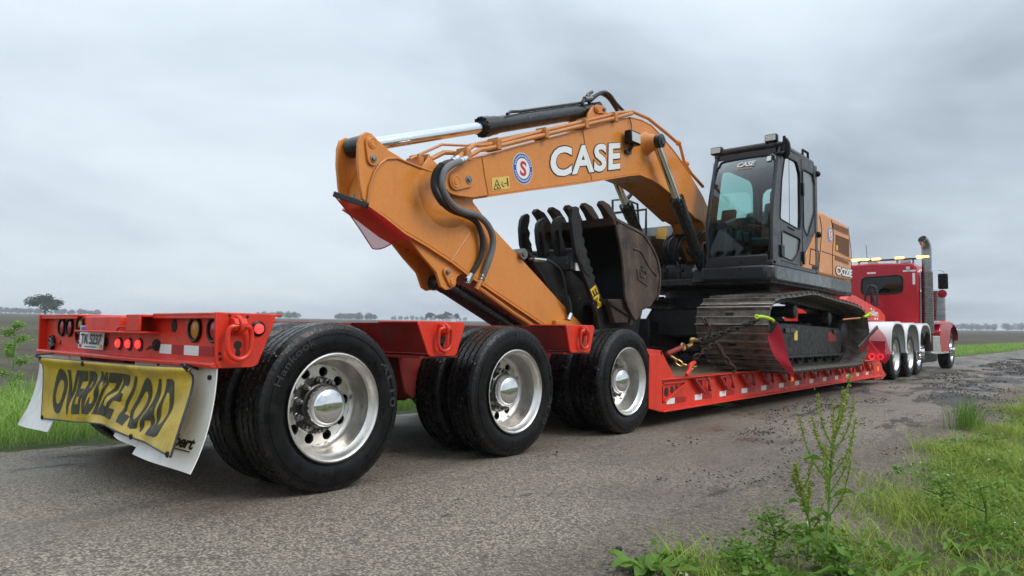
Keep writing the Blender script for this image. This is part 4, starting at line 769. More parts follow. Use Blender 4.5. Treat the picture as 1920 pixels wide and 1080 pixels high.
# curved side cutter welded on the near cheek, with a raised maker's shape
g = G(); cu = [(0.522,4.556,1.857),(0.522,4.663,1.855),(0.522,4.748,1.82),(0.522,4.835,1.741),(0.522,4.948,1.656),(0.522,5.089,1.59)]; g.tube(cu, .012, 6); g.out('cheek_weld', 'bucket_rust', X)
g = G(); em = [(0.522,4.628,1.632),(0.522,4.676,1.678),(0.522,4.737,1.671),(0.522,4.737,1.621),(0.522,4.81,1.627),(0.522,4.835,1.579),(0.522,4.786,1.538)]; g.tube(em, .009, 6, smooth=False); g.tube([(0.522,4.628,1.626),(0.522,4.653,1.517),(0.522,4.86,1.462)], .009, 6, smooth=False); g.tube([(0.522,4.701,1.606),(0.522,4.713,1.558),(0.522,4.774,1.55)], .007, 6, smooth=False); g.out('cast_mark', 'bucket_rust', X)
lipp = [(4.284,2.153)][0]; tip = [(3.969,2.316)][0]
g = G(); L0 = [(4.171,2.132)][0]; g.prism([(L0[0]-.02, L0[1]-.05), (L0[0]+.06, L0[1]-.055), (L0[0]+.05, L0[1]+.02), (L0[0]-.06, L0[1]+.035)], -BX, BX); g.out('bucket_lip', 'rust', X, .01)
for k in range(5):
    x = .45-.225*k; g = G(); y, z = L0
    g.loft([[(x-.055, y+.03, z-.06), (x+.055, y+.03, z-.06), (x+.055, y+.09, z+.02), (x-.055, y+.09, z+.02)], [(x-.055, y-.05, z+.02), (x+.055, y-.05, z+.02), (x+.055, y+.02, z+.09), (x-.055, y+.02, z+.09)], [(x-.04, tip[0]+.06, tip[1]-.09), (x+.04, tip[0]+.06, tip[1]-.09), (x+.045, tip[0]+.13, tip[1]-.01), (x-.045, tip[0]+.13, tip[1]-.01)], [(x-.035, tip[0]-.03, tip[1]-.03), (x+.035, tip[0]-.03, tip[1]-.03), (x+.035, tip[0]+.01, tip[1]+.02), (x-.035, tip[0]+.01, tip[1]+.02)]])
    g.out('bucket_tooth', 'rust', X, .012)
for s in (-.16, .16, .30, -.30):
    g = G(); g.prism([(4.374,1.29),(4.839,1.297),(5.088,1.127),(5.026,0.902),(4.49,0.808),(4.245,0.916)], s-.02, s+.02); g.out('bucket_hinge', 'black_steel', X, .008)
g = G(); g.prism([(4.112,1.27),(4.547,1.288),(4.571,1.113),(4.525,1.016),(4.255,1.011)], .40, .47); g.out('bucket_floor', 'rust', X, .01)
g = G(); hp = [(4.607,1.029)][0]; g.cyl((-.4, *hp), (.47, *hp), .035, n=16); g.out('bucket_pin', 'steel', X)
# ---- thumb: four toothed tines on a cross tube
tine = [(3.656,2.236),(3.589,2.198),(3.571,2.094),(3.602,1.929),(3.663,1.738),(3.784,1.549),(3.917,1.356),(4.044,1.13),(4.12,0.915),(4.336,0.917),(4.279,1.106),(4.202,1.252),(4.115,1.349),(4.072,1.423),(4.009,1.46),(4.029,1.508),(3.966,1.55),(3.987,1.592),(3.924,1.628),(3.924,1.686),(3.862,1.727),(3.871,1.786),(3.81,1.837),(3.819,1.896),(3.769,1.936),(3.778,2.006),(3.747,2.06),(3.756,2.13),(3.716,2.182),(3.715,2.227)]
short = [(3.726,2.166),(3.638,2.137),(3.581,2.084),(3.563,2.009),(3.584,1.871),(3.644,1.719),(3.784,1.549),(3.865,1.468),(3.884,1.556),(3.801,1.722),(3.811,1.78),(3.75,1.831),(3.759,1.889),(3.709,1.941),(3.718,1.999),(3.688,2.052),(3.717,2.107),(3.776,2.144)]
for k in range(4):
    x = .335-.225*k; P = tine if k == 0 else short if k in (1, 2) else [(y, z) for y, z in [(3.676,2.228),(3.608,2.195),(3.57,2.139),(3.553,2.036),(3.574,1.87),(3.644,1.719),(3.784,1.549),(3.865,1.468),(3.884,1.556),(3.801,1.722),(3.811,1.78),(3.75,1.831),(3.759,1.889),(3.709,1.941),(3.728,2.012),(3.688,2.064),(3.716,2.142),(3.716,2.21)]]
    g = G(); g.prism(P, x-.022, x+.022); g.out('thumb_tine', 'black_steel', X, .005)
    if k: g = G(); g.prism([(3.611,1.998),(3.68,1.938),(3.781,1.72),(3.843,1.61),(3.763,1.576),(3.663,1.738)], x+.0, x+.05); g.out('tine_rib', 'black_steel', X, .004)
th = [(3.791,1.732)][0]; g = G(); g.cyl((-.36, *th), (.33, *th), .085, n=24); g.box(-.36, .31, th[0]-.16, th[0]+.03, th[1]-.16, th[1]-.02); g.out('thumb_tube', 'black_steel', X)
g = G(); g.lathe([(0, .055), (.004, .055), (.005, .045), (.004, .001)], (.358, *[(3.755,1.734)][0]), 24); g.out('tine_eye', 'hole_black', X)
g = G(); g.lathe([(0, .022), (.004, .022), (.0045, .001)], (.358, *[(4.144,1.079)][0]), 16); g.out('tine_eye', 'hole_black', X)
g = G(); g.prism([(3.833,1.677),(3.916,1.5),(3.825,1.539),(3.733,1.646)], .356, .366); g.out('tine_rib', 'black_steel', X, .004)
lettering('thumb_lettering', 'EM', quad(*[(0.357,3.922,1.367),(0.357,4.07,1.165),(0.357,4.176,1.21),(0.357,4.025,1.425)], .004), 'yellow_decal', X, .015, 1.0)
g = G(); g.prism([(3.129,1.73),(3.26,1.687),(3.824,1.62),(4.294,1.382),(4.462,1.051),(4.465,0.804),(4.089,0.806),(3.733,1.151),(3.262,1.577)], -.13, .13); g.out('thumb_linkage', 'black_steel', X, .01)
g = G(); g.cyl((-.2, *[(2.99,1.679)][0]), (.2, *[(2.99,1.679)][0]), .055, n=20); g.cyl((.2, *[(2.99,1.679)][0]), (.212, *[(2.99,1.679)][0]), .03, n=16); g.out('thumb_pin', 'steel', X)
g = G(); g.cyl((0, *[(3.129,1.651)][0]), (0, *[(4.085,1.103)][0]), .06, n=16); g.out('thumb_cylinder', 'black_paint', X)
hose([(0.17,3.104,1.637),(0.2,3.223,1.651),(0.22,3.376,1.635),(0.24,3.536,1.563),(0.24,3.614,1.428),(0.22,3.683,1.262),(0.18,3.78,1.094)], .014)
g = G(); q0, q1 = [(0.19,3.148,1.64),(0.21,3.317,1.642)]; g.cyl(q0, q1, .022, n=10); g.out('hose_fitting', 'rod_chrome', X)
g = G(); g.box(.312, .33, *sorted(([(3.703,1.555)][0][0], [(3.772,1.56)][0][0])), 1.56, 1.64); g.out('thumb_tag', 'white_flap', X)
g = G(); q = [(3.517,1.026),(3.785,1.02)]; g.box(.16, .21, q[0][0], q[1][0], .98, 1.03); g.out('arm_pipe_block', 'orange', X, .008)
g = G(); g.cyl(*[(0.2,3.752,1.037),(0.2,3.791,1.106)], .024, n=10); g.out('hose_fitting', 'rod_chrome', X)
hose([(0.2,3.791,1.106),(0.2,3.77,1.209),(0.19,3.743,1.294)], .02)
# ---- undercarriage
g = G(); g.prism([(-.62, .86), (.62, .86), (.78, 1.02), (.62, 1.27), (-.62, 1.27), (-.78, 1.02)], 7.0, 8.9, 'y'); g.out('carbody', 'black_steel', X, .03)
for sx in (1, -1):
    for y0, y1 in ((6.75, 7.25), (8.6, 9.1)): g = G(); g.prism([(y0, .72), (y1, .72), (y1, 1.06), (y0, 1.12)], *sorted((sx*.5, sx*1.05))); g.out('carbody_leg', 'black_steel', X, .03)
g = G(); g.lathe([(1.25, .70), (1.27, .74), (1.36, .74), (1.36, .70), (1.44, .70), (1.44, .78), (1.55, .78), (1.56, .1)], (0, 7.95, 0), 64, (0, 0, 1)); g.out('slewing_ring', 'black_steel', X)
for k in range(36): 
    a = 2*PI*k/36
    if math.sin(a) < .3: g = G(); g.cyl((.755*math.cos(a), 7.95+.755*math.sin(a), 1.42), (.755*math.cos(a), 7.95+.755*math.sin(a), 1.45), .018, n=6); g.out('ring_bolt', 'black_steel', X)
path = [(5.665, 1.00), (5.675, 1.14), (5.80, 1.27), (6.05, 1.345), (6.6, 1.39), (7.27, 1.455), (7.7, 1.44), (8.3, 1.41), (9.0, 1.385), (9.55, 1.345), (9.85, 1.28), (10.02, 1.15), (10.07, .98), (10.04, .80), (9.92, .63), (9.72, .51), (9.4, .465), (8.0, .465), (6.6, .465), (6.25, .49), (5.93, .64), (5.75, .80)]
cp = catmull([(0, *p) for p in path], 10, True); acc = [0]
for i in range(len(cp)): acc.append(acc[-1]+(cp[(i+1) % len(cp)]-cp[i]).length)
def along(s):
    s %= acc[-1]; i = int(np.searchsorted(acc, s, 'right'))-1; i = min(i, len(cp)-1); t = (s-acc[i])/max(1e-9, acc[i+1]-acc[i]); return cp[i].lerp(cp[(i+1) % len(cp)], t)
NS = 49; pitch = acc[-1]/NS
def shoe_mesh():   # triple-grouser plate, 900 mm wide; local y along the chain, local z outwards
    g = G(); h = pitch/2; pr = [(-h*.96, -.012), (h*.90, -.012), (h*.99, -.004), (h*.95, .002), (.030, .002), (.025, .020), (.010, .020), (.004, .002), (-h*.62, .002), (-h*.68, .040), (-h*.86, .040), (-h*.96, .0)]
    g.prism(pr, -.45, .45); me = g.mesh('track_shoe', 'shoe_steel', 25); me.materials.append(MAT['worn_steel'])
    for p in me.polygons:
        if p.center.z > .019 and p.normal.z > .5: p.material_index = 1
    return me
def shoe_hole_mesh():
    g = G(); g.box(-.05, .05, .034, .072, .0015, .0035); return g.mesh('shoe_opening', 'hole_black')  # dark tab drawn where the shoe's opening would be in shade
def link_mesh():
    g = G()
    for x in (-.10, .10): g.prism([(-pitch*.55, -.02), (-pitch*.3, -.015), (pitch*.45, -.015), (pitch*.55, -.05), (pitch*.45, -.10), (-pitch*.4, -.105), (-pitch*.58, -.07)], x-.022, x+.022)
    g.cyl((-.12, pitch*.5, -.055), (.12, pitch*.5, -.055), .028, n=10); return g.mesh('track_link', 'black_steel')
SM, LM = shoe_mesh(), link_mesh()
HM = shoe_hole_mesh()
for sx in (1, -1):
    cx_ = sx*1.195
    # track frame with covers, guards and rollers
    g = G(); g.prism([(6.05, .62), (9.35, .62), (9.45, .70), (9.45, .95), (9.3, 1.02), (6.9, 1.06), (6.1, 1.00), (5.95, .9)], cx_-.20, cx_+.20); tr = g.out('track_frame', 'black_steel', X, .02)
    g = G(); g.prism([(6.0, .60), (9.4, .60), (9.4, .635), (6.0, .635)], cx_-.24, cx_+.24); g.prism([(6.7, .98), (7.15, .97), (7.15, .90), (6.7, .92)], cx_+sx*.20-.01, cx_+sx*.20+.05*sx+.01) if 0 else None; g.out('frame_guard', 'black_steel', tr, .008)
    for yy in (6.95, 7.15, 9.05): g = G(); g.box(*sorted((cx_+sx*.2, cx_+sx*.225)), yy-.09, yy+.09, .93, .995); g.out('frame_bracket', 'black_paint', tr, .006)
    for yy in np.linspace(6.3, 9.25, 8):
        g = G(); g.lathe([(-.17, .05), (-.165, .085), (-.12, .09), (-.115, .075), (.115, .075), (.12, .09), (.165, .085), (.17, .05), (.20, .045), (.2, .001)], (cx_, yy, .60), 20, (sx, 0, 0)); g.out('track_roller', 'black_steel', tr)
        g = G(); g.prism([(yy-.05, .64), (yy+.05, .64), (yy+.02, .57), (yy-.02, .57)], *sorted((cx_+sx*.19, cx_+sx*.215))); g.out('roller_bracket', 'black_steel', tr, .006)
    g = G(); g.lathe([(-.06, .19), (-.055, .27), (.055, .27), (.06, .19), (.12, .17), (.12, .001)], (cx_, 7.95, .68), 28, (sx, 0, 0)); 
    g = G(); g.cyl((cx_-.2, 7.2, 1.22), (cx_+.24, 7.2, 1.22), .075, n=20); g.lathe([(.12, .09), (.20, .10), (.24, .09), (.25, .06), (.25, .001)], (cx_, 7.2, 1.22), 24, (sx, 0, 0)); g.out('carrier_roller', 'black_steel', tr)
    g = G(); g.cyl((cx_-.2, 8.7, 1.16), (cx_+.24, 8.7, 1.16), .075, n=20); g.lathe([(.12, .09), (.20, .10), (.24, .09), (.25, .06), (.25, .001)], (cx_, 8.7, 1.16), 24, (sx, 0, 0)); g.out('carrier_roller', 'black_steel', tr)
    g = G(); g.lathe([(-.10, .22), (-.08, .31), (-.03, .34), (.03, .34), (.08, .31), (.10, .22), (.12, .1), (.12, .001)], (cx_, 6.14, .90), 36, (sx, 0, 0)); g.out('idler_wheel', 'black_steel', tr)
    g = G(); tw = []
    for k in range(42): a = 2*PI*k/42; r = .355 if k % 2 else .315; tw.append((9.62+r*math.cos(a), .92+r*math.sin(a)))
    g.prism(tw, cx_-.035, cx_+.035); g.lathe([(-.1, .24), (.12, .24), (.20, .21), (.22, .12), (.225, .001)], (cx_, 9.62, .92), 32, (sx, 0, 0)); g.out('sprocket', 'black_steel', tr)
    if sx > 0:
        g = G(); q = [(1.396,7.249,0.835),(1.396,7.376,0.835),(1.396,7.38,0.964),(1.396,7.253,0.963)]; patch(quad(*q, .003)).out('frame_label', 'pale_yellow', tr)
        g = G(); g.box(1.39, 1.398, 7.02, 7.10, .74, .88); g.out('frame_slot', 'hole_black', tr)
        g = G(); g.prism([(8.732,0.816),(9.136,0.815),(9.143,0.963),(8.739,0.96)], 1.394, 1.398); g.out('frame_patch', 'frame_red_shaded', tr)
    # chain and shoes
    g = G(); LMs = LM; tk = bpy.data.objects.new('track', None)
    g = G(); g.tube([(cx_, p.y, p.z) for p in [q+(V((0, 7.85, .92))-q).normalized()*.075 for q in cp[::4]]], .03, 6, smooth=False, closed=True); tk = g.out('track', 'black_steel', X)
    for k in range(NS):
        p, q = along(k*pitch), along((k+1)*pitch); md = (p+q)/2; d = (q-p).normalized(); ang = math.atan2(d.z, d.y)
        # path runs so that outward is to the left of travel (towards -y at the idler)
        o = inst(SM, 'track_shoe', tk, (cx_, md.y, md.z)); o.rotation_euler = (ang, 0, 0); o.matrix_parent_inverse = Matrix.Translation(-wt(tk))
        if sx > 0 and md.y < 7: h_ = inst(HM, 'shoe_opening', tk, (cx_-.03, md.y, md.z)); h_.rotation_euler = (ang, 0, 0); h_.matrix_parent_inverse = Matrix.Translation(-wt(tk))
        l_ = inst(LM, 'track_link', tk, (cx_, md.y, md.z)); l_.rotation_euler = (ang, 0, 0); l_.matrix_parent_inverse = Matrix.Translation(-wt(tk))
# ---- upper structure
g = G(); g.prism([(6.55, 1.56), (10.25, 1.56), (10.25, 1.66), (6.55, 1.66)], -1.33, 1.34); g.out('swing_platform', 'black_steel', X, .02)
# skirt under the cab and along the left side
g = G(); g.prism([(.46, 6.52), (1.30, 6.50), (1.385, 6.60), (1.39, 10.05), (1.33, 10.2), (1.1, 10.25), (.46, 10.2)], 1.60, 1.80, 'z'); o = g.out('side_skirt', 'skirt_grey', X, .025)
g = G(); g.prism([(.44, 6.46), (1.31, 6.455), (1.395, 6.545), (1.398, 6.66), (.44, 6.66)], 1.61, 1.795, 'z'); g.out('front_skirt', 'cab_grey', X, .03)
# engine house (left flank), rear counterweight, hood
LH = [(7.595,1.835),(8.422,2.54),(8.455,2.727),(8.792,2.749),(9.874,2.745),(10.056,2.679),(10.173,2.496),(10.211,2.053),(10.195,1.776)]
side = [(LH[0][0], 1.79), (8.30, 2.50), (8.36, 2.74), (8.7, 2.76), (9.90, 2.72), (10.07, 2.62), (10.14, 2.2), (10.17, 1.79)]
g = G(); g.prism(side, 1.02, 1.378); eh = g.out('engine_side_panel', 'orange', X, .05)
g = G(); g.prism([(8.36, 1.79), (8.36, 2.74), (9.9, 2.70), (10.0, 1.79)], -1.33, 1.02); g.out('engine_hood', 'orange', X, .06)
g = G(); g.box(-.3, 1.30, 8.340, 8.358, 1.85, 2.735); g.out('hood_dark_panel', 'interior', X)  # dark panel added to blacken the orange hood front seen through the cab
g = G(); g.prism([(8.55, 2.73), (8.6, 2.86), (9.3, 2.88), (9.45, 2.74)], .2, .95); g.out('hood_hump', 'cab_grey', X, .05)
cwp = [(1.36, 9.75), (1.365, 10.05), (1.25, 10.28), (.9, 10.55), (.4, 10.72), (-.4, 10.72), (-.9, 10.55), (-1.25, 10.28), (-1.36, 10.0), (-1.36, 9.75)]
g = G(); g.prism(cwp, 1.63, 2.60, 'z'); g.out('counterweight', 'orange', X, .07)
XP = 1.3795
def line(pts, r=.006, name='panel_gap', m='hole_black'): g = G(); g.tube([(XP, *p) for p in pts], r, 5, smooth=False); g.out(name, m, eh)
line([(8.47,2.674),(8.563,2.485),(8.473,2.156),(8.359,1.815)]); line([(9.049,2.692),(9.149,2.471),(9.081,2.214),(9.063,1.832)]); line([(8.549,2.156),(10.14,2.136)], .005); line([(9.952,2.693),(10.118,2.312),(10.12,1.789)], .005)
# louvred grilles
for top, bot, n in (([(9.102,2.649),(9.949,2.649)], [(9.126,2.568),(9.944,2.56)], 4), ([(9.261,2.483),(10.002,2.478)], [(9.249,2.238),(9.986,2.194)], 9), ([(9.216,2.135),(9.951,2.112)], [(9.214,2.093),(9.948,2.068)], 2)):
    g = G(); g.prism([top[0], top[1], bot[1], bot[0]], 1.3785, 1.3805); gl = g.out('grille', 'hole_black', eh)
    for k in range(n+1):
        t = k/n; a = V(top[0]).lerp(V(bot[0]), t); b = V(top[1]).lerp(V(bot[1]), t); g = G(); g.bar((1.384, a.x, a.y), (1.384, b.x, b.y), .010, .008); g.out('louvre', 'orange_dim', gl)
hd = [(8.033,2.145),(8.397,2.141),(8.388,1.912),(7.978,1.918)]; line(hd+hd[:1], .007)
g = G(); g.box(1.38, 1.386, hd[0][0]+.06, hd[0][0]+.30, 1.86, 1.90); g.out('latch', 'hole_black', eh)
g = G(); q = [(9.28,2.292)][0]; g.box(1.38, 1.392, q[0]-.03, q[0]+.05, q[1]-.05, q[1]+.03); g.out('latch', 'pale_yellow', eh, .004)
bc_ = [(8.983,2.452)][0]; badge(bc_, .125, 1.3805)
side_text('CX220E', [(1.381,9.226,1.86),(1.381,10.118,1.86),(1.381,10.126,1.993),(1.381,9.232,1.985)], 1.38, 'white_decal', 'model_lettering', .03, .9, outline=(.02, .08, .045))
# right-hand side: boxes, tank and handrails beyond the boom
g = G(); g.prism([(6.75, 1.66), (8.5, 1.66), (8.5, 2.62), (7.6, 2.60), (7.4, 2.42), (6.85, 2.36)], -1.33, -.52); g.out('tool_box', 'cab_grey', X, .03)
patch(quad(*[(-0.516,6.954,2.316),(-0.516,7.269,2.334),(-0.516,7.32,2.52),(-0.516,7.003,2.474)], .003)).out('box_label', 'pale_yellow', X)
g = G(); g.tube([(-1.2, 6.85, 2.35), (-1.2, 6.85, 2.95), (-1.2, 7.2, 3.02), (-1.2, 7.6, 3.0), (-1.2, 7.65, 2.6)], .02, 8, smooth=False); g.tube([(-.62, 6.85, 2.35), (-.62, 6.86, 2.75), (-1.2, 6.86, 2.75)], .02, 8, smooth=False); g.out('handrail', 'black_paint', X)
g = G(); g.tube([(-0.5,6.016,2.714),(-0.5,6.173,2.828),(-0.5,6.26,2.903)], .03, 8); g.out('mirror_arm', 'black_paint', X)
# boom foot brackets and the tangle of hoses under it
for s in (.34, -.34): g = G(); g.prism([(6.9, 1.66), (8.3, 1.66), (8.05, 2.25), (7.85, 2.32), (7.65, 2.25)], s-.03, s+.03); g.out('boom_foot_bracket', 'black_steel', X, .01)
for s in (.38, -.38): g = G(); g.prism([(6.5, 1.60), (7.0, 1.60), (6.85, 1.80), (6.72, 1.84), (6.6, 1.80)], s-.10, s+.10); g.out('cylinder_foot', 'black_steel', X, .01)
for i in range(9):
    x = .25-.065*i+random.uniform(-.02, .02); y = 6.75+.05*(i % 3); r_ = random.uniform; hose([(x, y+.5, 1.75), (x+.01, y+.12, 1.86+r_(0, .1)), (x-.02, y-.06, 2.06+r_(0, .12)), (x+.02, y+.10, 2.28+r_(0, .08)), (x, y+.45, 2.34)], .019)
for i in range(4): x = .44-.03*i; hose([(x, 6.58+.05*i, 1.70), (x, 6.50+.05*i, 2.0), (x-.03, 6.62+.05*i, 2.14), (x-.03, 6.86, 2.08), (x, 6.95, 1.75)], .02)
for (x, y, z, h) in ((.30, 6.62, 1.66, .2), (.05, 6.60, 1.66, .2), (-.2, 6.62, 1.66, .22)): g = G(); g.cyl((x, y, z), (x, y, z+h), .028, n=8); g.box(x-.05, x+.05, y-.03, y+.04, z+h*.5, z+h*.75); g.out('hose_manifold', 'steel' if x > .2 else 'black_steel', X)
g = G(); g.prism([(6.80, 1.66), (7.5, 1.66), (7.5, 1.95), (6.85, 1.9)], -.3, .3); g.out('swing_motor', 'black_steel', X, .03)
# ---- cab
def cabx(x, side=True): return x
cf0, cf1 = 6.50, 6.86      # front face at the foot and at the roof
def cy_(z): return cf0+.04+(cf1-cf0)*max(0, (z-2.35)/1.10)**1.25*.98
XL, XR, YR = .47, 1.38, 8.36
zs = (1.80, 2.10, 2.40, 2.70, 3.00, 3.25, 3.40)
CAB = None
def post(name, pts, wx, wy, m='cab_grey', bev=.02, parent=None):
    g = G(); g.loft([[(x-wx/2, y-wy/2, z), (x+wx/2, y-wy/2, z), (x+wx/2, y+wy/2, z), (x-wx/2, y+wy/2, z)] for x, y, z in pts]); return g.out(name, m, parent or CAB or X, bev, ang=50)
ROOF0, ROOF1 = 3.38, 3.47
g = G(); rp_ = [(XL+.04, cy_(3.4)-.05), (XR-.05, cy_(3.4)-.05), (XR+.005, cy_(3.4)+.03), (XR-.01, YR-.10), (XR-.08, YR), (XL+.06, YR), (XL, YR-.1), (XL-.005, cy_(3.4)+.03)]
g.prism(rp_, ROOF0, ROOF1, 'z'); CAB = g.out('cab', 'cab_grey', X, .035)
g = G(); g.prism([(cf0+.02, 1.796), (YR, 1.796), (YR, 1.86), (cf0+.02, 1.86)], XL, XR); g.out('cab_floor', 'cab_grey', CAB, .01)
post('front_pillar', [(XL+.026, cy_(z)+.04, z) for z in zs], .056, .10, bev=.016); post('front_pillar', [(XR-.024, cy_(z)+.055, z) for z in zs], .048, .12, bev=.016)
for x in (XR-.03, XL+.03): post('rear_pillar', [(x, YR-.06, z) for z in (1.8, 2.6, 3.4)], .07, .11)
# windscreen frame: lower cross bar, sill and header; glass panes
g = G(); g.bar((XL+.07, cy_(2.3)+.0, 2.33), (XR-.08, cy_(2.3)+.0, 2.30), .03, .03); g.out('windscreen_bar', 'black_paint', CAB)
g = G(); g.box(XL+.05, XR-.06, cf0+.02, cf0+.09, 1.83, 1.93); g.out('windscreen_sill', 'cab_grey', CAB, .015)
g = G(); g.box(XL+.06, XR-.06, cy_(3.36)-.01, cy_(3.36)+.06, 3.29, 3.385); g.out('windscreen_header', 'cab_grey', CAB, .01)
def front(u, z): return V((XL+.045+(XR-.040-XL-.045)*u, cy_(z)+.012, z))
patch(lambda u, v: front(u, 2.325+(3.30-2.325)*v), 4, 10).out('windscreen', 'cab_glass', CAB, ang=60); patch(lambda u, v: front(u, 1.92+(2.30-1.92)*v), 2, 4).out('lower_windscreen', 'cab_glass', CAB)
g = patch(lambda u, v: front(.0+1.0*u, 3.12+.17*v)+V((0, .012, 0)), 4, 4); g.out('sun_strip', 'interior', CAB)
# rounded black seal round the windscreen
sl_ = [front(.02, 2.33), front(.0, 3.05), front(.05, 3.22), front(.16, 3.285), front(.84, 3.285), front(.95, 3.22), front(1, 3.05), front(.98, 2.33)]; g = G(); g.tube(sl_, .018, 6, 4); g.out('window_seal', 'rubber', CAB)
sl_ = [front(.0, 2.31), front(.0, 2.02), front(.05, 1.95), front(.14, 1.925), front(.86, 1.925), front(.96, 1.95), front(1, 2.02), front(1, 2.31)]; g = G(); g.tube(sl_, .018, 6, 4); g.out('window_seal', 'rubber', CAB)
lettering('cab_lettering', 'CASE', quad(front(.36, 3.165)+V((0,-.02,0)), front(.66, 3.165)+V((0,-.02,0)), front(.67, 3.235)+V((0,-.015,0)), front(.37, 3.235)+V((0,-.015,0)), .0), 'white_decal', CAB, .03, .95, shear=.15)
g = patch(quad(front(.36, 3.14)+V((0,-.02,0)), front(.62, 3.14)+V((0,-.02,0)), front(.62, 3.148)+V((0,-.02,0)), front(.36, 3.148)+V((0,-.02,0)), 0)); g.out('cab_stripe', 'orange', CAB); patch(quad(front(.85, 3.2)+V((0,-.02,0)), front(.92, 3.2)+V((0,-.02,0)), front(.92, 3.27)+V((0,-.015,0)), front(.85, 3.27)+V((0,-.015,0)), 0)).out('cab_sticker', 'white_flap', CAB)
# left flank: door frame, panes, rear quarter
XD = XR-.006
ZU0, ZU1 = 2.42, 3.28; yM = 7.66
DU = [(6.82, 2.42), (7.60, 2.36), (7.62, 2.6), (7.62, 3.15), (7.50, 3.30), (7.03, 3.30), (6.90, 2.95)]
DL = [(6.88, 2.28), (7.60, 2.24), (7.52, 2.02), (7.28, 1.90), (6.88, 1.93)]
QU = [(7.74, 3.25), (8.18, 3.25), (8.27, 3.1), (8.27, 2.72), (7.92, 2.30), (7.76, 2.40)]
# flank panel with real openings, made from the outline minus the three windows
out_ = [(6.60, 1.83), (7.56, 1.83), (8.33, 2.46), (8.37, 2.80), (8.35, 3.40), (6.97, 3.42), (6.80, 2.9), (6.66, 2.4), (6.60, 2.0)]
def holed(outline, holes, x0, x1, name, m):
    from mathutils.geometry import delaunay_2d_cdt
    vs = []; ed = []
    for P in [outline]+holes:
        b = len(vs); vs += [V(p) for p in P]; ed += [(b+i, b+(i+1) % len(P)) for i in range(len(P))]
    v2, e2, f2, *_ = delaunay_2d_cdt(vs, ed, [], 1, 1e-5)
    def inside(p, P):
        c = False
        for i in range(len(P)):
            a, b = P[i], P[i-1]
            if (a[1] > p[1]) != (b[1] > p[1]) and p[0] < (b[0]-a[0])*(p[1]-a[1])/(b[1]-a[1])+a[0]: c = not c
        return c
    g = G(); A = [g.bm.verts.new((x1, *v)) for v in v2]
    for f in f2:
        c = sum((v2[i] for i in f), V((0, 0)))/len(f)
        if not any(inside(c, P) for P in holes): g.face([A[i] for i in f])
    g.bm.normal_update(); r = bmesh.ops.extrude_face_region(g.bm, geom=g.bm.faces[:]); 
    for v in r['geom']:
        if isinstance(v, bmesh.types.BMVert): v.co.x = x0
    return g.out(name, m, CAB)
def rounded(P, r=.05):
    R = []
    for i, p in enumerate(P):
        a, b, c = V(P[i-1]), V(p), V(P[(i+1) % len(P)]); d1 = min(r, (a-b).length*.4); d2 = min(r, (c-b).length*.4); s, e_ = b+(a-b).normalized()*d1, b+(c-b).normalized()*d2
        for k in range(4): t = k/3; R.append(tuple(s*(1-t)**2+b*2*t*(1-t)+e_*t*t))
    return R
DUr, DLr, QUr = rounded(DU), rounded(DL), rounded(QU)
holed(out_, [DUr, DLr, QUr], XD-.03, XD, 'door', 'cab_grey')
for P, nm in ((DUr, 'door_window'), (DLr, 'lower_door_window'), (QUr, 'quarter_window')):
    g = G(); g.face(g.ring([(XD-.012, *p) for p in P])); g.out(nm, 'cab_glass' if nm == 'door_window' else 'sky_grey_glass', CAB); g = G(); g.tube([(XD+.001, *p) for p in P], .010, 5, smooth=False, closed=True); g.out('window_seal', 'rubber', CAB)
def dline(pts, r=.005): g = G(); g.tube([(XD+.001, *p) for p in pts], r, 5, smooth=False); g.out('door_gap', 'hole_black', CAB)
dline([(7.68, 3.38), (7.69, 2.6), (7.70, 1.92), (7.60, 1.85)]); dline([(6.84, 1.88), (7.5, 1.86)]); dline([(7.12, 2.345), (7.35, 2.33)], .012)
g = G(); g.cyl((XD-.02, 7.22, 2.38), (XD-.02, 7.22, 3.3), .012, n=6); g.out('window_divider', 'black_paint', CAB)
g = G(); g.box(XD, XD+.025, 6.80, 6.93, 1.92, 2.08); g.out('door_handle', 'rubber', CAB, .012)
for z in (1.98, 2.95): g = G(); g.box(XD, XD+.03, 7.67, 7.73, z-.09, z+.09); g.out('door_hinge', 'rubber', CAB, .008)
for y, z in ((8.34, 3.28), (8.36, 2.38)): g = G(); g.sphere((XD+.02, y, z), .045, 10, 8); g.out('door_stop', 'rubber', CAB)
# far flank and back wall, with windows that let the sky through
def holed_y(outline, holes, y0, y1, name):
    o = holed(outline, holes, 0, 1, name, 'interior'); 
    for v in o.data.vertices: x, a, b = v.co; v.co = (a, y0+(y1-y0)*x, b)
    return o
holed([(6.60, 1.83), (8.37, 1.83)]+out_[3:], [rounded([(6.80, 2.36), (8.22, 2.32), (8.22, 3.25), (7.05, 3.25)], .18)], XL, XL+.03, 'far_flank', 'interior')
holed_y([(XL, 1.83), (XR, 1.83), (XR, 3.4), (XL, 3.4)], [rounded([(XL+.10, 2.42), (XR-.10, 2.42), (XR-.10, 3.15), (XL+.10, 3.15)], .15)], YR-.03, YR, 'back_wall')
patch(lambda u, v: V((XL+.015, 6.75+1.5*u, 2.30+.97*v))).out('far_window', 'cab_glass', CAB)
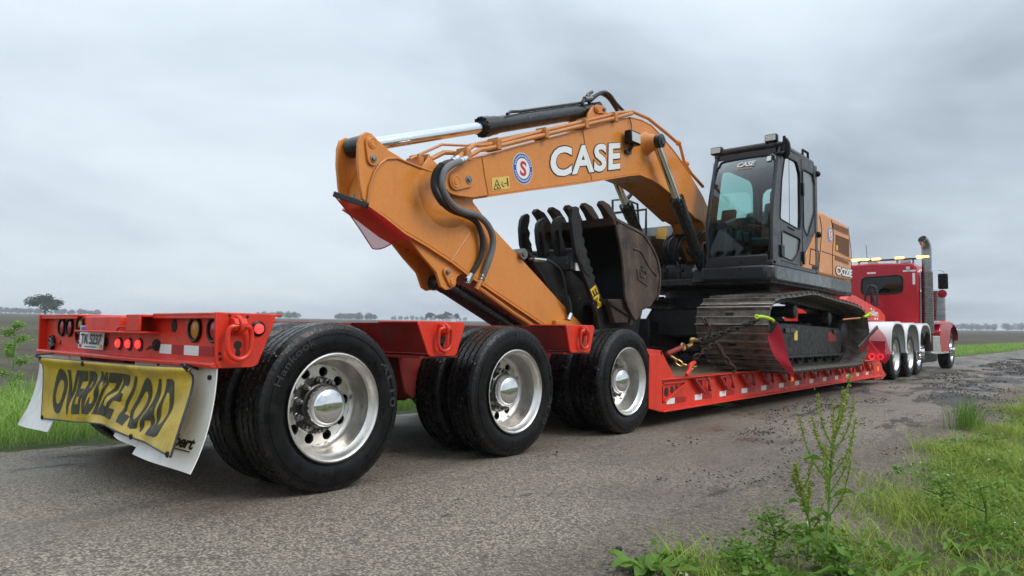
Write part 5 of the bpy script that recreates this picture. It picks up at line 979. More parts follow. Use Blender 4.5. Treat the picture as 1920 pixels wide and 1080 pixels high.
# interior: seat, console, levers, monitor
g = G(); g.prism([(7.35, 2.12), (7.85, 2.12), (7.85, 2.24), (7.35, 2.28)], .72, 1.15); g.prism([(7.80, 2.2), (7.95, 2.2), (8.10, 2.85), (8.0, 2.88)], .72, 1.15); st = g.out('seat', 'seat_fabric', CAB, .06)
g = G(); g.prism([(7.98, 2.86), (8.07, 2.86), (8.10, 3.06), (8.02, 3.06)], .80, 1.06); g.out('headrest', 'seat_fabric', st, .05)
for x in (.62, 1.22): g = G(); g.prism([(7.05, 2.2), (7.8, 2.2), (7.8, 2.38), (7.1, 2.36)], x-.08, x+.08); c_ = g.out('console', 'interior', CAB, .03); g = G(); g.cyl((x, 7.12, 2.36), (x, 7.08, 2.52), .018, n=8); g.sphere((x, 7.07, 2.56), .034, 8, 6, (1, 1, 1.5)); g.out('joystick', 'rubber', c_)
g = G(); g.prism([(6.78, 2.36), (6.85, 2.34), (6.93, 2.60), (6.86, 2.62)], .56, .76); g.out('monitor', 'interior', CAB, .02); g = G(); g.box(.52, .68, 6.75, 6.95, 2.0, 2.36); g.out('side_console', 'cab_grey', CAB, .03)
for x in (.88, .98): g = G(); g.cyl((x, 6.95, 1.86), (x, 6.78, 2.30), .014, n=6); g.box(x-.05, x+.05, 6.72, 6.86, 1.96, 1.98); g.out('travel_pedal', 'black_paint', CAB)
# roof lamps, mirror, grab rail
def rooflamp(x, y, z):
    g = G(); g.box(x-.080, x+.080, y-.05, y+.04, z, z+.105); o = g.out('work_lamp', 'rubber', X, .015); g = G(); g.box(x-.066, x+.066, y-.056, y-.049, z+.016, z+.09); g.out('lamp_lens', 'lamp_lens', o, .008); g = G(); g.box(x-.03, x+.03, y-.02, y+.03, z-.05, z); g.out('lamp_bracket', 'black_paint', o)
rooflamp(.50, 6.86, 3.40); rooflamp(1.27, 6.84, 3.45)
g = G(); g.lathe([(-.02, .001), (-.02, .10), (0, .115), (.02, .11), (.026, .001)], (0, 0, 0), 24, (0, 1, 0))
for v in g.bm.verts: v.co = V((1.43+v.co.x*.55, 6.90+v.co.y, 3.36+v.co.z*1.25))
g.out('mirror', 'rubber', X); g = G(); g.tube([(1.30, 6.86, 3.30), (1.38, 6.80, 3.28), (1.42, 6.86, 3.32), (1.42, 6.88, 3.52)], .02, 8); g.out('mirror_arm', 'rubber', X)
g = G(); g.tube([(1.34, 7.85, 3.46), (1.34, 7.86, 3.55), (1.34, 8.08, 3.55), (1.34, 8.09, 3.46)], .018, 8, smooth=False); g.out('grab_rail', 'rubber', X)
# ================================================================ the truck
K = thing('truck_tractor', 'red conventional truck tractor with white fenders and tall chrome stack', 'truck', (0, 17, 0))
for s in (1, -1):
    g = G(); g.box(*sorted((s*.36, s*.44)), 13.2, 21.6, .80, 1.02); g.out('frame_rail', 'black_steel', K, .01)
def twheel(y, z=.505, x=1.2, dish=True, lug_=True):
    w_ = wheel(K, x, y, z, 1, lug_, .2*y); w_.scale = (1.06,)*3; w2 = wheel(K, -x, y, z, -1, False); w2.scale = (1.06,)*3
for y in (14.0, 15.36): twheel(y)
# steer wheels: a single tyre, polished disc standing out
for s, YS, nm in ((1, 21.15, 'steer_wheel'), (-1, 21.15, 'steer_wheel'), (1, 16.62, 'lift_axle_wheel'), (-1, 16.62, 'lift_axle_wheel')):
    g = G(); g.lathe([(0, .33), (.012, .325), (-.005, .29), (-.04, .27), (-.06, .25), (.02, .19), (.035, .12), (.05, .10), (.09, .095), (.10, .001)], n=40); me = g.mesh(nm, 'chrome')
    w_ = bpy.data.objects.new(nm, me); COL.objects.link(w_); w_.parent = K; w_.matrix_parent_inverse = Matrix.Translation(-wt(K)); w_.location = (s*1.13, YS, .52); w_.rotation_euler = (0, 0, 0 if s > 0 else PI)
    o = inst(ME['tyre'], 'tyre', w_, (-.13, 0, 0), None, (1.08, 1.09, 1.09))
    for k in range(10): a = 2*PI*k/10; inst(ME['nut'], 'lug_nut', w_, (.03, .143*math.cos(a), .143*math.sin(a)))
# chrome hub cover of the lift axle
g = G(); g.lathe([(0, .20), (.10, .19), (.12, .15), (.13, .10), (.18, .09), (.19, .001)], (1.08, 16.62, .53), 32); 
for k in range(10): a = 2*PI*k/10; g.cyl((1.19, 16.62+.145*math.cos(a), .53+.145*math.sin(a)), (1.25, 16.62+.145*math.cos(a), .53+.145*math.sin(a)), .02, n=8)
g.out('hub_cover', 'chrome', K)
def fender(y, zc, R, a0, a1, x0, x1, m, name='fender', lip=True, drop=0):
    g = G(); n = 22; prof = []
    A = [math.radians(a0+(a1-a0)*i/n) for i in range(n+1)]
    def pt(r, a): 
        c, s_ = math.cos(a), math.sin(a); k = 1/(abs(c)**3+abs(s_)**3)**(1/3); return (y+r*c*k, zc+r*s_*k*.98)
    outer = [pt(R, a) for a in A]; inner = [pt(R-.012, a) for a in A[::-1]]; g.prism(outer+inner, x0, x1)
    if lip: g.prism([pt(R+.002, a) for a in A]+[pt(R-.05, a) for a in A[::-1]], x1-.004, x1+.012)
    return g.out(name, m, K, .004, ang=40)
for y, zz_ in ((14.0, .52), (15.42, .52), (16.84, .53)):
    fender(y, zz_, .70, 4, 178, .52, 1.25, 'white_paint'); fender(y, zz_, .70, 4, 178, -1.25, -.52, 'white_paint')
g = G(); g.box(.72, 1.16, 13.30, 13.32, .42, .80); g.out('rear_mud_flap', 'rubber', K)
# cab with sleeper
YC = 17.25
rear = [(-1.04, .98), (1.04, .98), (1.05, 2.35), (1.02, 2.62), (.95, 2.71), (0, 2.75), (-.95, 2.71), (-1.02, 2.62), (-1.05, 2.35)]
g = G(); g.prism(rear, YC, YC+1.05, 'y'); cb = g.out('cab', 'truck_red', K, .045)
g = G(); g.prism([(x*.97, z if z < 2.3 else z-.05) for x, z in rear], YC+1.06, YC+2.15, 'y'); g.out('cab_front', 'truck_red', K, .05)
W = [(-0.21,2.385),(0.686,2.418),(0.678,1.979),(-0.217,1.946)]; g = G(); wp = rounded([(W[3][0]-.02, W[3][1]), (W[2][0]+.02, W[2][1]+.0), (W[1][0]+.02, W[1][1]), (W[0][0]-.02, W[0][1])], .12); g.prism(wp, YC-.010, YC+.004, 'y'); g.out('rear_window', 'truck_glass', cb)
g = G(); g.prism(wp, YC-.004, YC+.006, 'y'); g.out('window_dark', 'interior', cb)
g = G(); g.tube([(x, YC-.012, z) for x, z in wp], .02, 6, smooth=False, closed=True); g.out('window_seal', 'rubber', cb)
for x0, x1, z0, z1 in ((.72, 1.0, 2.50, 2.54), (-.1, .10, 2.48, 2.52), (.93, .985, 2.18, 2.46)): g = G(); g.box(x0, x1, YC-.004, YC+.002, z0, z1); g.out('reflective_strip', 'tape_white', cb)
g = G(); g.box(.80, .88, YC-.06, YC, 2.54, 2.62); g.out('cab_lamp', 'lamp_lens', cb, .01)
# amber light bar on the roof
LB = [(-0.397,2.844),(0.985,2.837)]; z_ = (LB[0][1]+LB[1][1])/2
g = G(); g.box(LB[0][0], LB[1][0], 17.46, 17.56, z_-.02, z_+.02); lb = g.out('light_bar', 'black_paint', K, .008)
for x in (LB[0][0]+.05, LB[0][0]+.45, .0, .55, LB[1][0]-.08): g = G(); g.box(x-.02, x+.02, 17.49, 17.53, 2.70, z_); g.out('bar_bracket', 'steel', lb)
for x0, x1 in ((LB[0][0]+.12, LB[0][0]+.28), (LB[0][0]+.36, LB[0][0]+.56), (.50, .70), (.98, 1.26), (-.55, -.3)): g = G(); g.box(x0, x1, 17.44, 17.58, z_+.005, z_+.06); g.out('amber_beacon', 'lit_amber', lb, .012)
for x in (.0, .75): g = G(); g.prism([(17.3, 2.72), (17.55, 2.72), (17.5, 2.80), (17.34, 2.80)], x-.1, x+.1); g.out('roof_vent', 'steel', cb, .01)
g = G(); q = [(-0.176,2.868),(-0.196,3.262)]; g.cyl((q[0][0], 17.6, q[0][1]), (q[1][0], 17.6, q[1][1]), .007, n=6); g.out('antenna', 'black_paint', K)
# exhaust stack
SX = 1.19; SY = 17.55
g = G(); g.cyl((SX, SY, .55), (SX, SY, 1.0), .10, n=20); g.out('exhaust_pipe', 'rust', K)
g = G(); g.cyl((SX, SY, .98), (SX, SY, 2.50), .128, n=28); hs = g.out('heat_shield', 'steel', K)
g = G()
for i in range(36):
    for k in range(12): a = PI*1.0+PI*(k+.5*(i % 2))/12-.2; g.cyl((SX+.1285*math.cos(a), SY+.1285*math.sin(a), 1.02+i*.041), (SX+.1295*math.cos(a), SY+.1295*math.sin(a), 1.02+i*.041), .010, n=6)
g.out('shield_perforation', 'hole_black', hs, kind='stuff')
g = G(); g.tube([(SX, SY, 2.48), (SX, SY, 2.85), (SX, SY, 3.08), (SX-.02, SY-.05, 3.22), (SX-.06, SY-.15, 3.31)], .11, 24, 6); g.out('stack_elbow', 'worn_chrome', K)
g = G(); g.lathe([(0, .096), (.004, .001)], (SX-.063, SY-.155, 3.313), 20, (-.25, -.65, .5)); g.out('stack_mouth', 'hole_black', K)
# air cleaner, mirror, hood, front fender, steps, battery box
g = G(); g.cyl((1.12, 19.15, 1.32), (1.12, 19.15, 2.08), .20, n=28); g.cyl((1.12, 19.15, 2.08), (1.12, 19.15, 2.13), .21, n=28); ac_ = g.out('air_cleaner', 'worn_chrome', K)
for z in (1.45, 1.62, 1.95): g = G(); g.lathe([(-.012, .20), (-.012, .206), (.012, .206), (.012, .20)], (1.12, 19.15, z), 28, (0, 0, 1)); g.out('cleaner_band', 'steel', ac_)
MR = [(1.45,18.162,2.49),(1.45,19.262,2.567),(1.45,19.204,2.155),(1.45,18.111,2.097)]; ym = MR[0][1]
g = G(); g.box(1.33, 1.55, ym-.06, ym+.02, MR[3][2], MR[0][2]); mo = g.out('mirror', 'rubber', K, .03)
g = G(); g.lathe([(-.05, .06), (0, .10), (.015, .10), (.02, .001)], (1.42, ym-.02, MR[3][2]-.12), 24, (0, -1, 0)); g.out('round_mirror', 'truck_red', mo)
g = G(); g.tube([(.98, ym-.3, MR[0][2]+.10), (1.35, ym, MR[0][2]+.10), (1.46, ym, MR[0][2]+.06), (1.46, ym, MR[0][2])], .012, 6, smooth=False); g.tube([(.98, ym-.3, MR[3][2]-.05), (1.42, ym, MR[3][2]-.03), (1.42, ym, MR[3][2])], .012, 6, smooth=False); g.tube([(1.20, ym-.1, MR[0][2]+.10), (1.22, ym-.1, MR[3][2]-.04)], .010, 6, smooth=False); g.out('mirror_bracket', 'chrome', mo)
g = G(); g.prism([(-.62, 1.0), (.62, 1.0), (.66, 1.65), (.5, 1.78), (-.5, 1.78), (-.66, 1.65)], 19.4, 21.6, 'y'); g.out('hood', 'truck_red', K, .06)
FP = [(17.915,0.783),(18.155,1.052),(18.606,1.22),(19.527,1.306),(20.506,1.279),(21.1,1.167),(21.431,0.956),(21.491,0.741)]
for s in (1, -1):
    fp = [(19.0, .62), (18.97, 1.05), (19.2, 1.22), (19.6, 1.31), (20.6, 1.33), (21.3, 1.26), (21.75, 1.05), (21.85, .78), (21.76, .78), (21.68, 1.0), (21.4, 1.15), (21.0, 1.18), (20.65, 1.10), (20.45, .9), (20.38, .55), (20.2, .45), (19.3, .48)]
    g = G(); g.prism(fp, *sorted((s*.66, s*1.22))); g.out('front_fender', 'truck_red', K, .05)
g = G(); q = [(1.12,20.708,1.372)][0]; g.sphere((1.08, 20.3, 1.37), .075, 12, 8, (1, 1, 1.1)); g.cyl((1.08, 20.3, 1.28), (1.08, 20.3, 1.32), .05, n=12); g.out('turn_lamp', 'amber_marker', K)
g = G(); g.prism([(17.85, .92), (19.0, .92), (18.95, .75), (19.1, .58), (19.1, .50), (17.85, .50)], .62, 1.22); g.out('battery_box', 'aluminium', K, .02)
g = G(); g.box(.7, 1.27, 17.8, 19.9, .46, .50); g.out('step', 'aluminium', K, .006); g = G(); g.box(.6, 1.05, 17.4, 19.5, .24, .46); g.out('lower_tank', 'black_steel', K, .03)
g = G(); g.box(.45, 1.1, 17.3, 17.9, .55, .98); g.out('exhaust_box', 'black_steel', K, .02)
# hose rack behind the cab
HR = [(-0.039,1.66),(0.04,2.016),(0.127,2.132),(0.223,2.103),(0.268,1.971),(0.274,1.617)]
g = G(); g.tube([(x, 16.6, z) for x, z in HR], .028, 8); g.tube([(HR[2][0], 16.6, HR[2][1]), (HR[2][0]+.02, 16.62, HR[0][1]-.1)], .02, 8); g.tube([(HR[2][0]+.03, 16.6, HR[2][1]-.15), (HR[4][0]-.06, 16.6, HR[0][1]-.02)], .025, 8); g.tube([(HR[1][0], 16.6, HR[1][1]), (HR[4][0], 16.6, HR[1][1]-.03)], .014, 8); g.out('hose_rack', 'black_paint', K)
g = G(); g.prism([(14.2, 1.02), (15.9, 1.02), (15.8, 1.2), (14.3, 1.2)], -.5, .5); g.out('fifth_wheel', 'black_steel', K, .03)
# ================================================================ warning flags
def cloth(fn, name, m, parent, nu=14, nv=14): return patch(fn, nu, nv).out(name, m, parent, ang=80)
def flag_thing(label, loc): return thing('warning_flag', label, 'flag', loc)
F1 = [(-0.08,0.917,1.978),(0.19,1.048,1.874),(0.2,1.503,1.673),(-0.02,1.279,1.58)]; F = flag_thing('torn red mesh flag hanging from the raised end of the excavator arm', F1[0])
def f1(u, v):
    a, b, c, d = map(V, F1); p = a*(1-u)*(1-v)+b*u*(1-v)+c*u*v+d*(1-u)*v; return p+V((.015*math.sin(6*u+4*v), -.02*math.sin(PI*v)*math.sin(PI*u), -.02*math.sin(7*u)*v))
cloth(f1, 'cloth', 'flag_mesh', F); g = G(); g.bar(V(F1[0])+V((0, 0, .01)), V(F1[1])+V((0, 0, .01)), .03, .045); g.out('rod', 'black_paint', F, .006)
g = G(); g.tube([f1(0, i/10) for i in range(11)]+[f1(i/10, 1) for i in range(1, 11)], .005, 5, smooth=False); g.out('hem', 'tape_red', F); g = G(); g.cyl(V(F1[0]).lerp(V(F1[1]), .55)+V((0,0,.03)), V(F1[0]).lerp(V(F1[1]), .55)+V((0,0,.06)), .014, n=8); g.out('rod_bolt', 'steel', F)
F2a = [(1.72,5.699,1.051),(1.63,5.691,0.928)]; FL = catmull([(1.63,5.691,0.928),(1.64,5.678,0.819),(1.65,5.781,0.659),(1.66,6.08,0.515),(1.67,6.36,0.416)], 6); FR = catmull([(1.72,5.699,1.051),(1.72,5.85,0.924),(1.72,6.004,0.769),(1.72,6.144,0.604),(1.71,6.298,0.446)], 6)
F = flag_thing('solid red cloth flag on the track corner nearest the trailer wheels', F2a[1])
def f2(u, v):
    f = v*(len(FL)-1); i = min(int(f), len(FL)-2); t = f-i; return FR[i].lerp(FR[i+1], t).lerp(FL[i].lerp(FL[i+1], t), u)+V((.012*math.sin(7*v+4*u), 0, 0))
cloth(f2, 'cloth', 'flag_cloth', F); g = G(); g.bar(F2a[0], F2a[1], .02, .05); g.out('rod', 'black_paint', F, .006)
H = [(1.61,5.409,1.106),(1.67,5.686,1.081)]; g = G(); g.tube([V(H[0]), V(H[0]).lerp(V(H[1]), .4)+V((0, 0, .012)), V(H[1]), V(H[1])+V((.01, .03, -.03))], .019, 8); g.torus(V(H[0])+V((0, -.02, 0)), (1, -1, 0), .018, .010, 14, 8); g.out('holder', 'lime', F)
F3 = [(1.74,10.183,1.052),(1.62,9.464,0.719),(1.62,11.099,0.418),(1.74,11.254,0.621)]; F = flag_thing('red mesh diamond flag on the track corner nearest the truck', F3[1])
def f3(u, v):
    a, b, c, d = map(V, F3); return a*(1-u)*(1-v)+b*u*(1-v)+c*u*v+d*(1-u)*v+V((.03*math.sin(4*u+5*v), 0, .02*math.sin(PI*u)*v))
cloth(f3, 'cloth', 'flag_mesh', F); g = G(); g.bar(F3[0], F3[1], .03, .05); g.out('rod', 'black_paint', F, .006)
H = [(1.6,9.726,1.189),(1.66,10.032,1.247)]; g = G(); g.tube([V(H[0]).lerp(V(H[1]), .35), V(H[1])], .024, 8); g.sphere(H[1], .042, 10, 8); g.out('holder', 'lime', F); g = G(); g.cyl([(1.58,8.831,1.145)][0], H[0], .012, n=6); g.out('holder_rod', 'orange', F)
# ================================================================ tie-down chains
def chain(pts, m, label, link=.075, r=.0095, extra=None):
    P = [V(p) for p in catmull(pts, 8)]; acc = [0]
    for i in range(len(P)-1): acc.append(acc[-1]+(P[i+1]-P[i]).length)
    t = thing('tie_down_chain', label, 'chain', P[0]); g = G(); n = max(2, int(acc[-1]/(link*.72)))
    for k in range(n):
        s = (k+.5)*acc[-1]/n; i = min(int(np.searchsorted(acc, s, 'right'))-1, len(P)-2); d = (P[i+1]-P[i]).normalized(); c = P[i].lerp(P[i+1], (s-acc[i])/max(1e-9, acc[i+1]-acc[i])); u, v = frame(d)
        if k % 2: u, v = v, u
        a = link*.5; b = link*.26; ring = [c+d*(a-b)*sg+(d*math.cos(tt)*sg*-1*-1+u*math.sin(tt)*sg)*b for sg, tts in ((1, (-PI/2, -PI/4, 0, PI/4, PI/2)), (-1, (-PI/2, -PI/4, 0, PI/4, PI/2))) for tt in tts]
        g.tube(ring, r, 6, smooth=False, closed=True)
    g.out('links', m, t, ang=60); return t
c1 = chain([(1.17,4.798,0.818),(1.24,5.108,0.89),(1.38,5.366,0.972),(1.56,5.57,1.073)], 'dark_chain', 'black chain stretched across the front of the near track to the lime hook')
c1b = [(1.16,4.871,0.795),(1.22,5.223,0.86),(1.3,5.258,0.934)]; g = G(); g.tube(c1b, .012, 6); g.out('slack_end', 'dark_chain', c1)
g = G(); q = [(1.17,4.798,0.836),(1.16,4.703,0.847),(1.15,4.71,0.795),(1.14,4.629,0.767)]; g.tube(q, .022, 8); g.torus([(1.13,4.561,0.767)][0], (1, 0, .3), .035, .012, 16, 6); g.out('grab_hook', 'gold_chain', c1)
g = G(); q = [(1.13,4.537,0.762),(1.08,4.286,0.691)]; g.cyl(q[0], q[1], .026, n=10); g.out('binder_barrel', 'frame_red_shaded', c1)
c2 = chain([(1.12,4.303,0.669),(1.16,4.32,0.643),(1.2,4.337,0.6),(1.24,4.389,0.578),(1.27,4.438,0.555),(1.27,4.55,0.569)], 'gold_chain', 'gold chain lying on the deck edge just ahead of the third trailer wheel', .085, .011)
g = G(); q = [(1.29,4.496,0.605),(1.31,4.369,0.587),(1.32,4.324,0.534),(1.32,4.252,0.488)]; g.tube(q, .022, 8); g.out('rail_hook', 'trailer_red', c2)
c3 = chain([(0.98,5.393,1.082),(1.08,5.348,0.944),(1.17,5.334,0.792),(1.25,5.34,0.654),(1.29,5.364,0.57)], 'rust', 'rusty chain slanting down the track to a hook on the rail', .095, .013)
g = G(); q = [(0.98,5.422,1.07),(1.17,5.334,0.792),(1.25,5.326,0.66)]; g.tube(q, .022, 8, 3); g.out('rusty_bar', 'rust', c3)
g = G(); q = [(1.3,5.341,0.571),(1.32,5.413,0.545),(1.32,5.472,0.507),(1.31,5.45,0.471)]; g.tube(q, .02, 8); g.out('rail_hook', 'rust', c3)
c4 = chain([(1.16,5.328,0.816),(1.1,5.203,0.73),(1.02,5.056,0.634)], 'rust', 'short rusty chain running back from the crossing to the deck', .08, .011)
# ================================================================ vegetation
def np_mesh(name, verts, quads, tris, m):
    me = bpy.data.meshes.new(name); nv = len(verts); nq, ntr = len(quads), len(tris)
    me.vertices.add(nv); me.vertices.foreach_set('co', np.asarray(verts, np.float32).ravel())
    li = np.concatenate([np.asarray(quads, np.int32).ravel(), np.asarray(tris, np.int32).ravel()]) if ntr else np.asarray(quads, np.int32).ravel()
    me.loops.add(len(li)); me.loops.foreach_set('vertex_index', li); me.polygons.add(nq+ntr)
    me.polygons.foreach_set('loop_start', np.concatenate([np.arange(nq)*4, nq*4+np.arange(ntr)*3]).astype(np.int32)); me.update(calc_edges=True)
    me.validate(); me.polygons.foreach_set('use_smooth', [True]*(nq+ntr)); me.materials.append(MAT[m]); return me
def blades(name, xs, ys, zs, h, wd, m, lean=.45, label=None, cat=None):
    n = len(xs); az = RNG.uniform(0, 2*PI, n); fa = az+RNG.normal(PI/2, .5, n); ln = np.abs(RNG.normal(lean, .28, n))
    dx, dy = np.cos(az), np.sin(az); wx, wy = np.cos(fa), np.sin(fa); V_ = np.zeros((n, 7, 3))
    for i, (t, ww) in enumerate(((0, 1.0), (.40, .9), (.75, .55))):
        off = ln*h*t**1.8; z = h*t*(1-.25*ln*t)
        for j, sg in enumerate((-1, 1)): V_[:, i*2+j] = np.stack([xs+dx*off+sg*wx*wd*ww/2, ys+dy*off+sg*wy*wd*ww/2, zs+z], 1)
    V_[:, 6] = np.stack([xs+dx*ln*h*1.1, ys+dy*ln*h*1.1, zs+h*(1-.30*ln)], 1)
    b = (np.arange(n)*7)[:, None]; Q = np.concatenate([b+np.array([[0, 1, 3, 2]]), b+np.array([[2, 3, 5, 4]])]); T_ = b+np.array([[4, 5, 6]])
    o = bpy.data.objects.new(name, np_mesh(name, V_.reshape(-1, 3), Q, T_, m)); COL.objects.link(o); o['kind'] = 'stuff'
    if label: tag(o, label, cat)
    return o
def lumps(x, y, s=0): return .5+.25*np.sin(2.1*x+1.3*y+s)+.2*np.sin(3.7*x-2.9*y+2*s)+.15*np.sin(6.1*y+5.2*x+s)
def gz(xs, ys): return np.array([rise(a, b) for a, b in zip(xs, ys)])
# right verge, thick beyond the gravel edge, thin with bare earth near the dock plant
n = 330000; ys = -2.2+RNG.uniform(0, 1, n)**1.7*26; xs = roadR(0)+.028*np.maximum(ys, 0)+.10+RNG.uniform(0, 1, n)**.85*2.4
keep = (RNG.uniform(0, 1, n) < np.clip((lumps(xs, ys)-.02)*1.9, .14, 1)*np.clip((xs-(3.32+.028*ys)+.14*np.sin(3*ys+.8)+.08*np.sin(7.7*ys))*2.2, .012, 1))
bare = np.maximum(np.exp(-(((xs-3.80)/.42)**2+((ys-.45)/.40)**2)), .9*np.exp(-(((xs-3.95)/.22)**2+((ys-1.1)/.25)**2))); keep &= RNG.uniform(0, 1, n) > bare*.95
vis = xs < 4.70-.05*(ys+2.44)+.15; keep &= vis; xs, ys = xs[keep], ys[keep]; hh = RNG.uniform(.04, .14, len(xs))*(.45+.95*lumps(xs, ys, 2)); hh = np.where(ys > 3, hh*1.25, hh)
blades('grass', xs, ys, gz(xs, ys), hh, RNG.uniform(.0025, .006, len(xs)), 'grass_blade', .85, 'short green grass covering the near right verge', 'grass')
k = RNG.uniform(0, 1, len(xs)) < .13; blades('dry_grass', xs[k]+.01, ys[k]+.01, gz(xs[k], ys[k]), hh[k]*.9, RNG.uniform(.002, .004, k.sum()), 'grass_dry', .9, 'dry straw stalks lying among the right verge grass', 'dry grass')
# left verge
def left_pts(n, y0, y1, w0, w1, pw=1): ys = y0+RNG.uniform(0, 1, n)**pw*(y1-y0); return -1.62+.018*ys-w0-RNG.uniform(0, 1, n)*(w1-w0), ys
x1_, y1_ = left_pts(26000, -2.2, 7, .08, 3.6); x2_, y2_ = left_pts(14000, 7, 26, .08, 3.6); x3_, y3_ = left_pts(26000, 24, 170, .1, 4.2, 1.6)
xs = np.concatenate([x1_, x2_, x3_]); ys = np.concatenate([y1_, y2_, y3_]); lat = -1.62+.018*ys-xs; hh = RNG.uniform(.22, .46, len(xs))*np.clip(.45+lat*.5, .4, 1.05); fw = np.clip(.006+.00035*np.maximum(ys-8, 0), .006, .04)
blades('tall_grass', xs, ys, gz(xs, ys), hh, RNG.uniform(.7, 1.3, len(xs))*fw, 'grass_left', .55, 'tall pale green grass along the far side of the road', 'grass')
# small broad leaves (clover, plantain) through the right verge
def leaves(name, C, size, m, label=None, cat=None, up=.6, kind='stuff', parent=None, long=1.6):
    n = len(C); C = np.asarray(C); size = np.broadcast_to(size, (n,)); d = RNG.normal(0, 1, (n, 3)); d[:, 2] = np.abs(d[:, 2])*up; d /= np.linalg.norm(d, axis=1)[:, None]
    r = RNG.normal(0, 1, (n, 3)); s = np.cross(d, r); s /= np.linalg.norm(s, axis=1)[:, None]; L_ = size[:, None]*long
    Vv = np.stack([C, C+d*L_*.5+s*size[:, None]*.5, C+d*L_, C+d*L_*.5-s*size[:, None]*.5], 1).reshape(-1, 3); b = (np.arange(n)*4)[:, None]
    o = bpy.data.objects.new(name, np_mesh(name, Vv, b+np.array([[0, 1, 2, 3]]), [], m)); put(o, parent)
    if kind: o['kind'] = kind
    if label: tag(o, label, cat)
    return o
n = 20000; ys = -1.6+RNG.uniform(0, 1, n)**1.5*9; xs = 3.25+.028*ys+RNG.uniform(0, 1, n)*1.6; k = (lumps(xs, ys, 1.5) > .52)&(xs > 3.48+.028*ys+.12*np.sin(4*ys))&(xs < 4.75-.05*(ys+2.44)); bare = np.exp(-(((xs-3.72)/.5)**2+((ys-.45)/.42)**2)); k &= RNG.uniform(0, 1, n) > bare*.9; xs, ys = xs[k], ys[k]
leaves('clover', np.stack([xs, ys, gz(xs, ys)+RNG.uniform(.01, .10, len(xs))], 1), RNG.uniform(.010, .026, len(xs)), 'weed_leaf', 'low clover leaves mixed into the right verge', 'ground cover', .35)
k = RNG.uniform(0, 1, len(xs)) < .012; leaves('clover_flowers', np.stack([xs[k], ys[k], gz(xs[k], ys[k])+.12], 1), .012, 'flower', 'tiny white blossoms dotted over the right verge', 'flowers', .8)
# ---- single weeds
def big_leaf(g, base, az, L_, wd, up, droop):
    d = V((math.cos(az), math.sin(az), 0)); s = V((-d.y, d.x, 0)); rows = []; ph = random.uniform(0, 6)
    for i in range(9):
        t = i/8; c = V(base)+d*L_*t*math.cos(up*(1-t))+V((0, 0, L_*(math.sin(up)*t-droop*t*t))); ww = wd*math.sin(PI*min(.97, t*.9+.06))**.8
        rows.append([c-s*ww/2+V((0, 0, .012*math.sin(9*t+ph))), c-V((0, 0, .008)), c+s*ww/2+V((0, 0, .012*math.sin(8*t+ph+2)))])
    g.sheet(rows)
def weed(name, label, loc, stems, leaves_, group=None):
    t = thing(name, label, 'plant', loc, group); return t
def dock(loc, h, label, seed, nst=5, leanx=0):
    random.seed(seed); t = thing('dock_plant', label, 'plant', loc); B = V(loc); g = G(); seeds = []
    main = [B, B+V((.01, .02, h*.35)), B+V((.015+leanx*.4, .01, h*.7)), B+V((.03+leanx, .03, h))]; g.tube(main, .006, 7, 6, taper=.35); pm = catmull(main, 16)
    def sd(P, a, n, sp):
        for _ in range(n):
            f = random.uniform(a, 1)*(len(P)-1); i = int(f); p = P[i].lerp(P[min(i+1, len(P)-1)], f-i); q = random.uniform(.2, 1)*(1.15-f/(len(P)-1)*.6); seeds.append(p+V((random.gauss(0, sp*q), random.gauss(0, sp*q), random.gauss(0, .012))))
    sd(pm, .52, 330, .009)
    for k in range(nst*2):
        f = .30+.5*k/(nst*2); i = int(f*(len(pm)-1)); az = k*2.4+random.uniform(-.5, .5); L_ = h*random.uniform(.24, .42)*(1.15-.5*f); d = V((math.cos(az), math.sin(az), 0)); b0 = pm[i]
        br = [b0, b0+d*L_*.28+V((0, 0, L_*.45)), b0+d*L_*.42+V((0, 0, L_))]; g.tube(br, .0035, 5, 5, taper=.4); sd(catmull(br, 10), .22, 120, .007)
    g.out('stem', 'pale_weed', t)
    leaves('seed_heads', [tuple(s) for s in seeds], RNG.uniform(.006, .011, len(seeds)), 'dock_seed', kind='stuff', parent=t, long=1.2)
    for k in range(6): g = G(); big_leaf(g, B+V((0, 0, .01+.02*k)), k*2.4, random.uniform(.10, .19), random.uniform(.02, .034), random.uniform(.5, 1.1), random.uniform(.35, .8)); g.out('leaf', 'weed_leaf', t, ang=80)
    for k in range(6): i = int(len(pm)*(.12+.09*k)); g = G(); big_leaf(g, pm[i], k*2.1, random.uniform(.08, .16), .022, .9, .5); g.out('leaf', 'weed_leaf', t, ang=80)
    return t
def leafy(loc, h, label, seed, n=9, spread=.16, lw=.05, name='broadleaf_weed', m='weed_leaf'):
    random.seed(seed); t = thing(name, label, 'plant', loc); B = V(loc)
    for k in range(n): g = G(); big_leaf(g, B+V((random.uniform(-.02, .02), random.uniform(-.02, .02), .01)), k*2.4+random.uniform(-.3, .3), spread*random.uniform(.7, 1.3), lw*random.uniform(.7, 1.3), random.uniform(.4, 1.2), random.uniform(.2, .7)); g.out('leaf', m, t, ang=80)
    return t
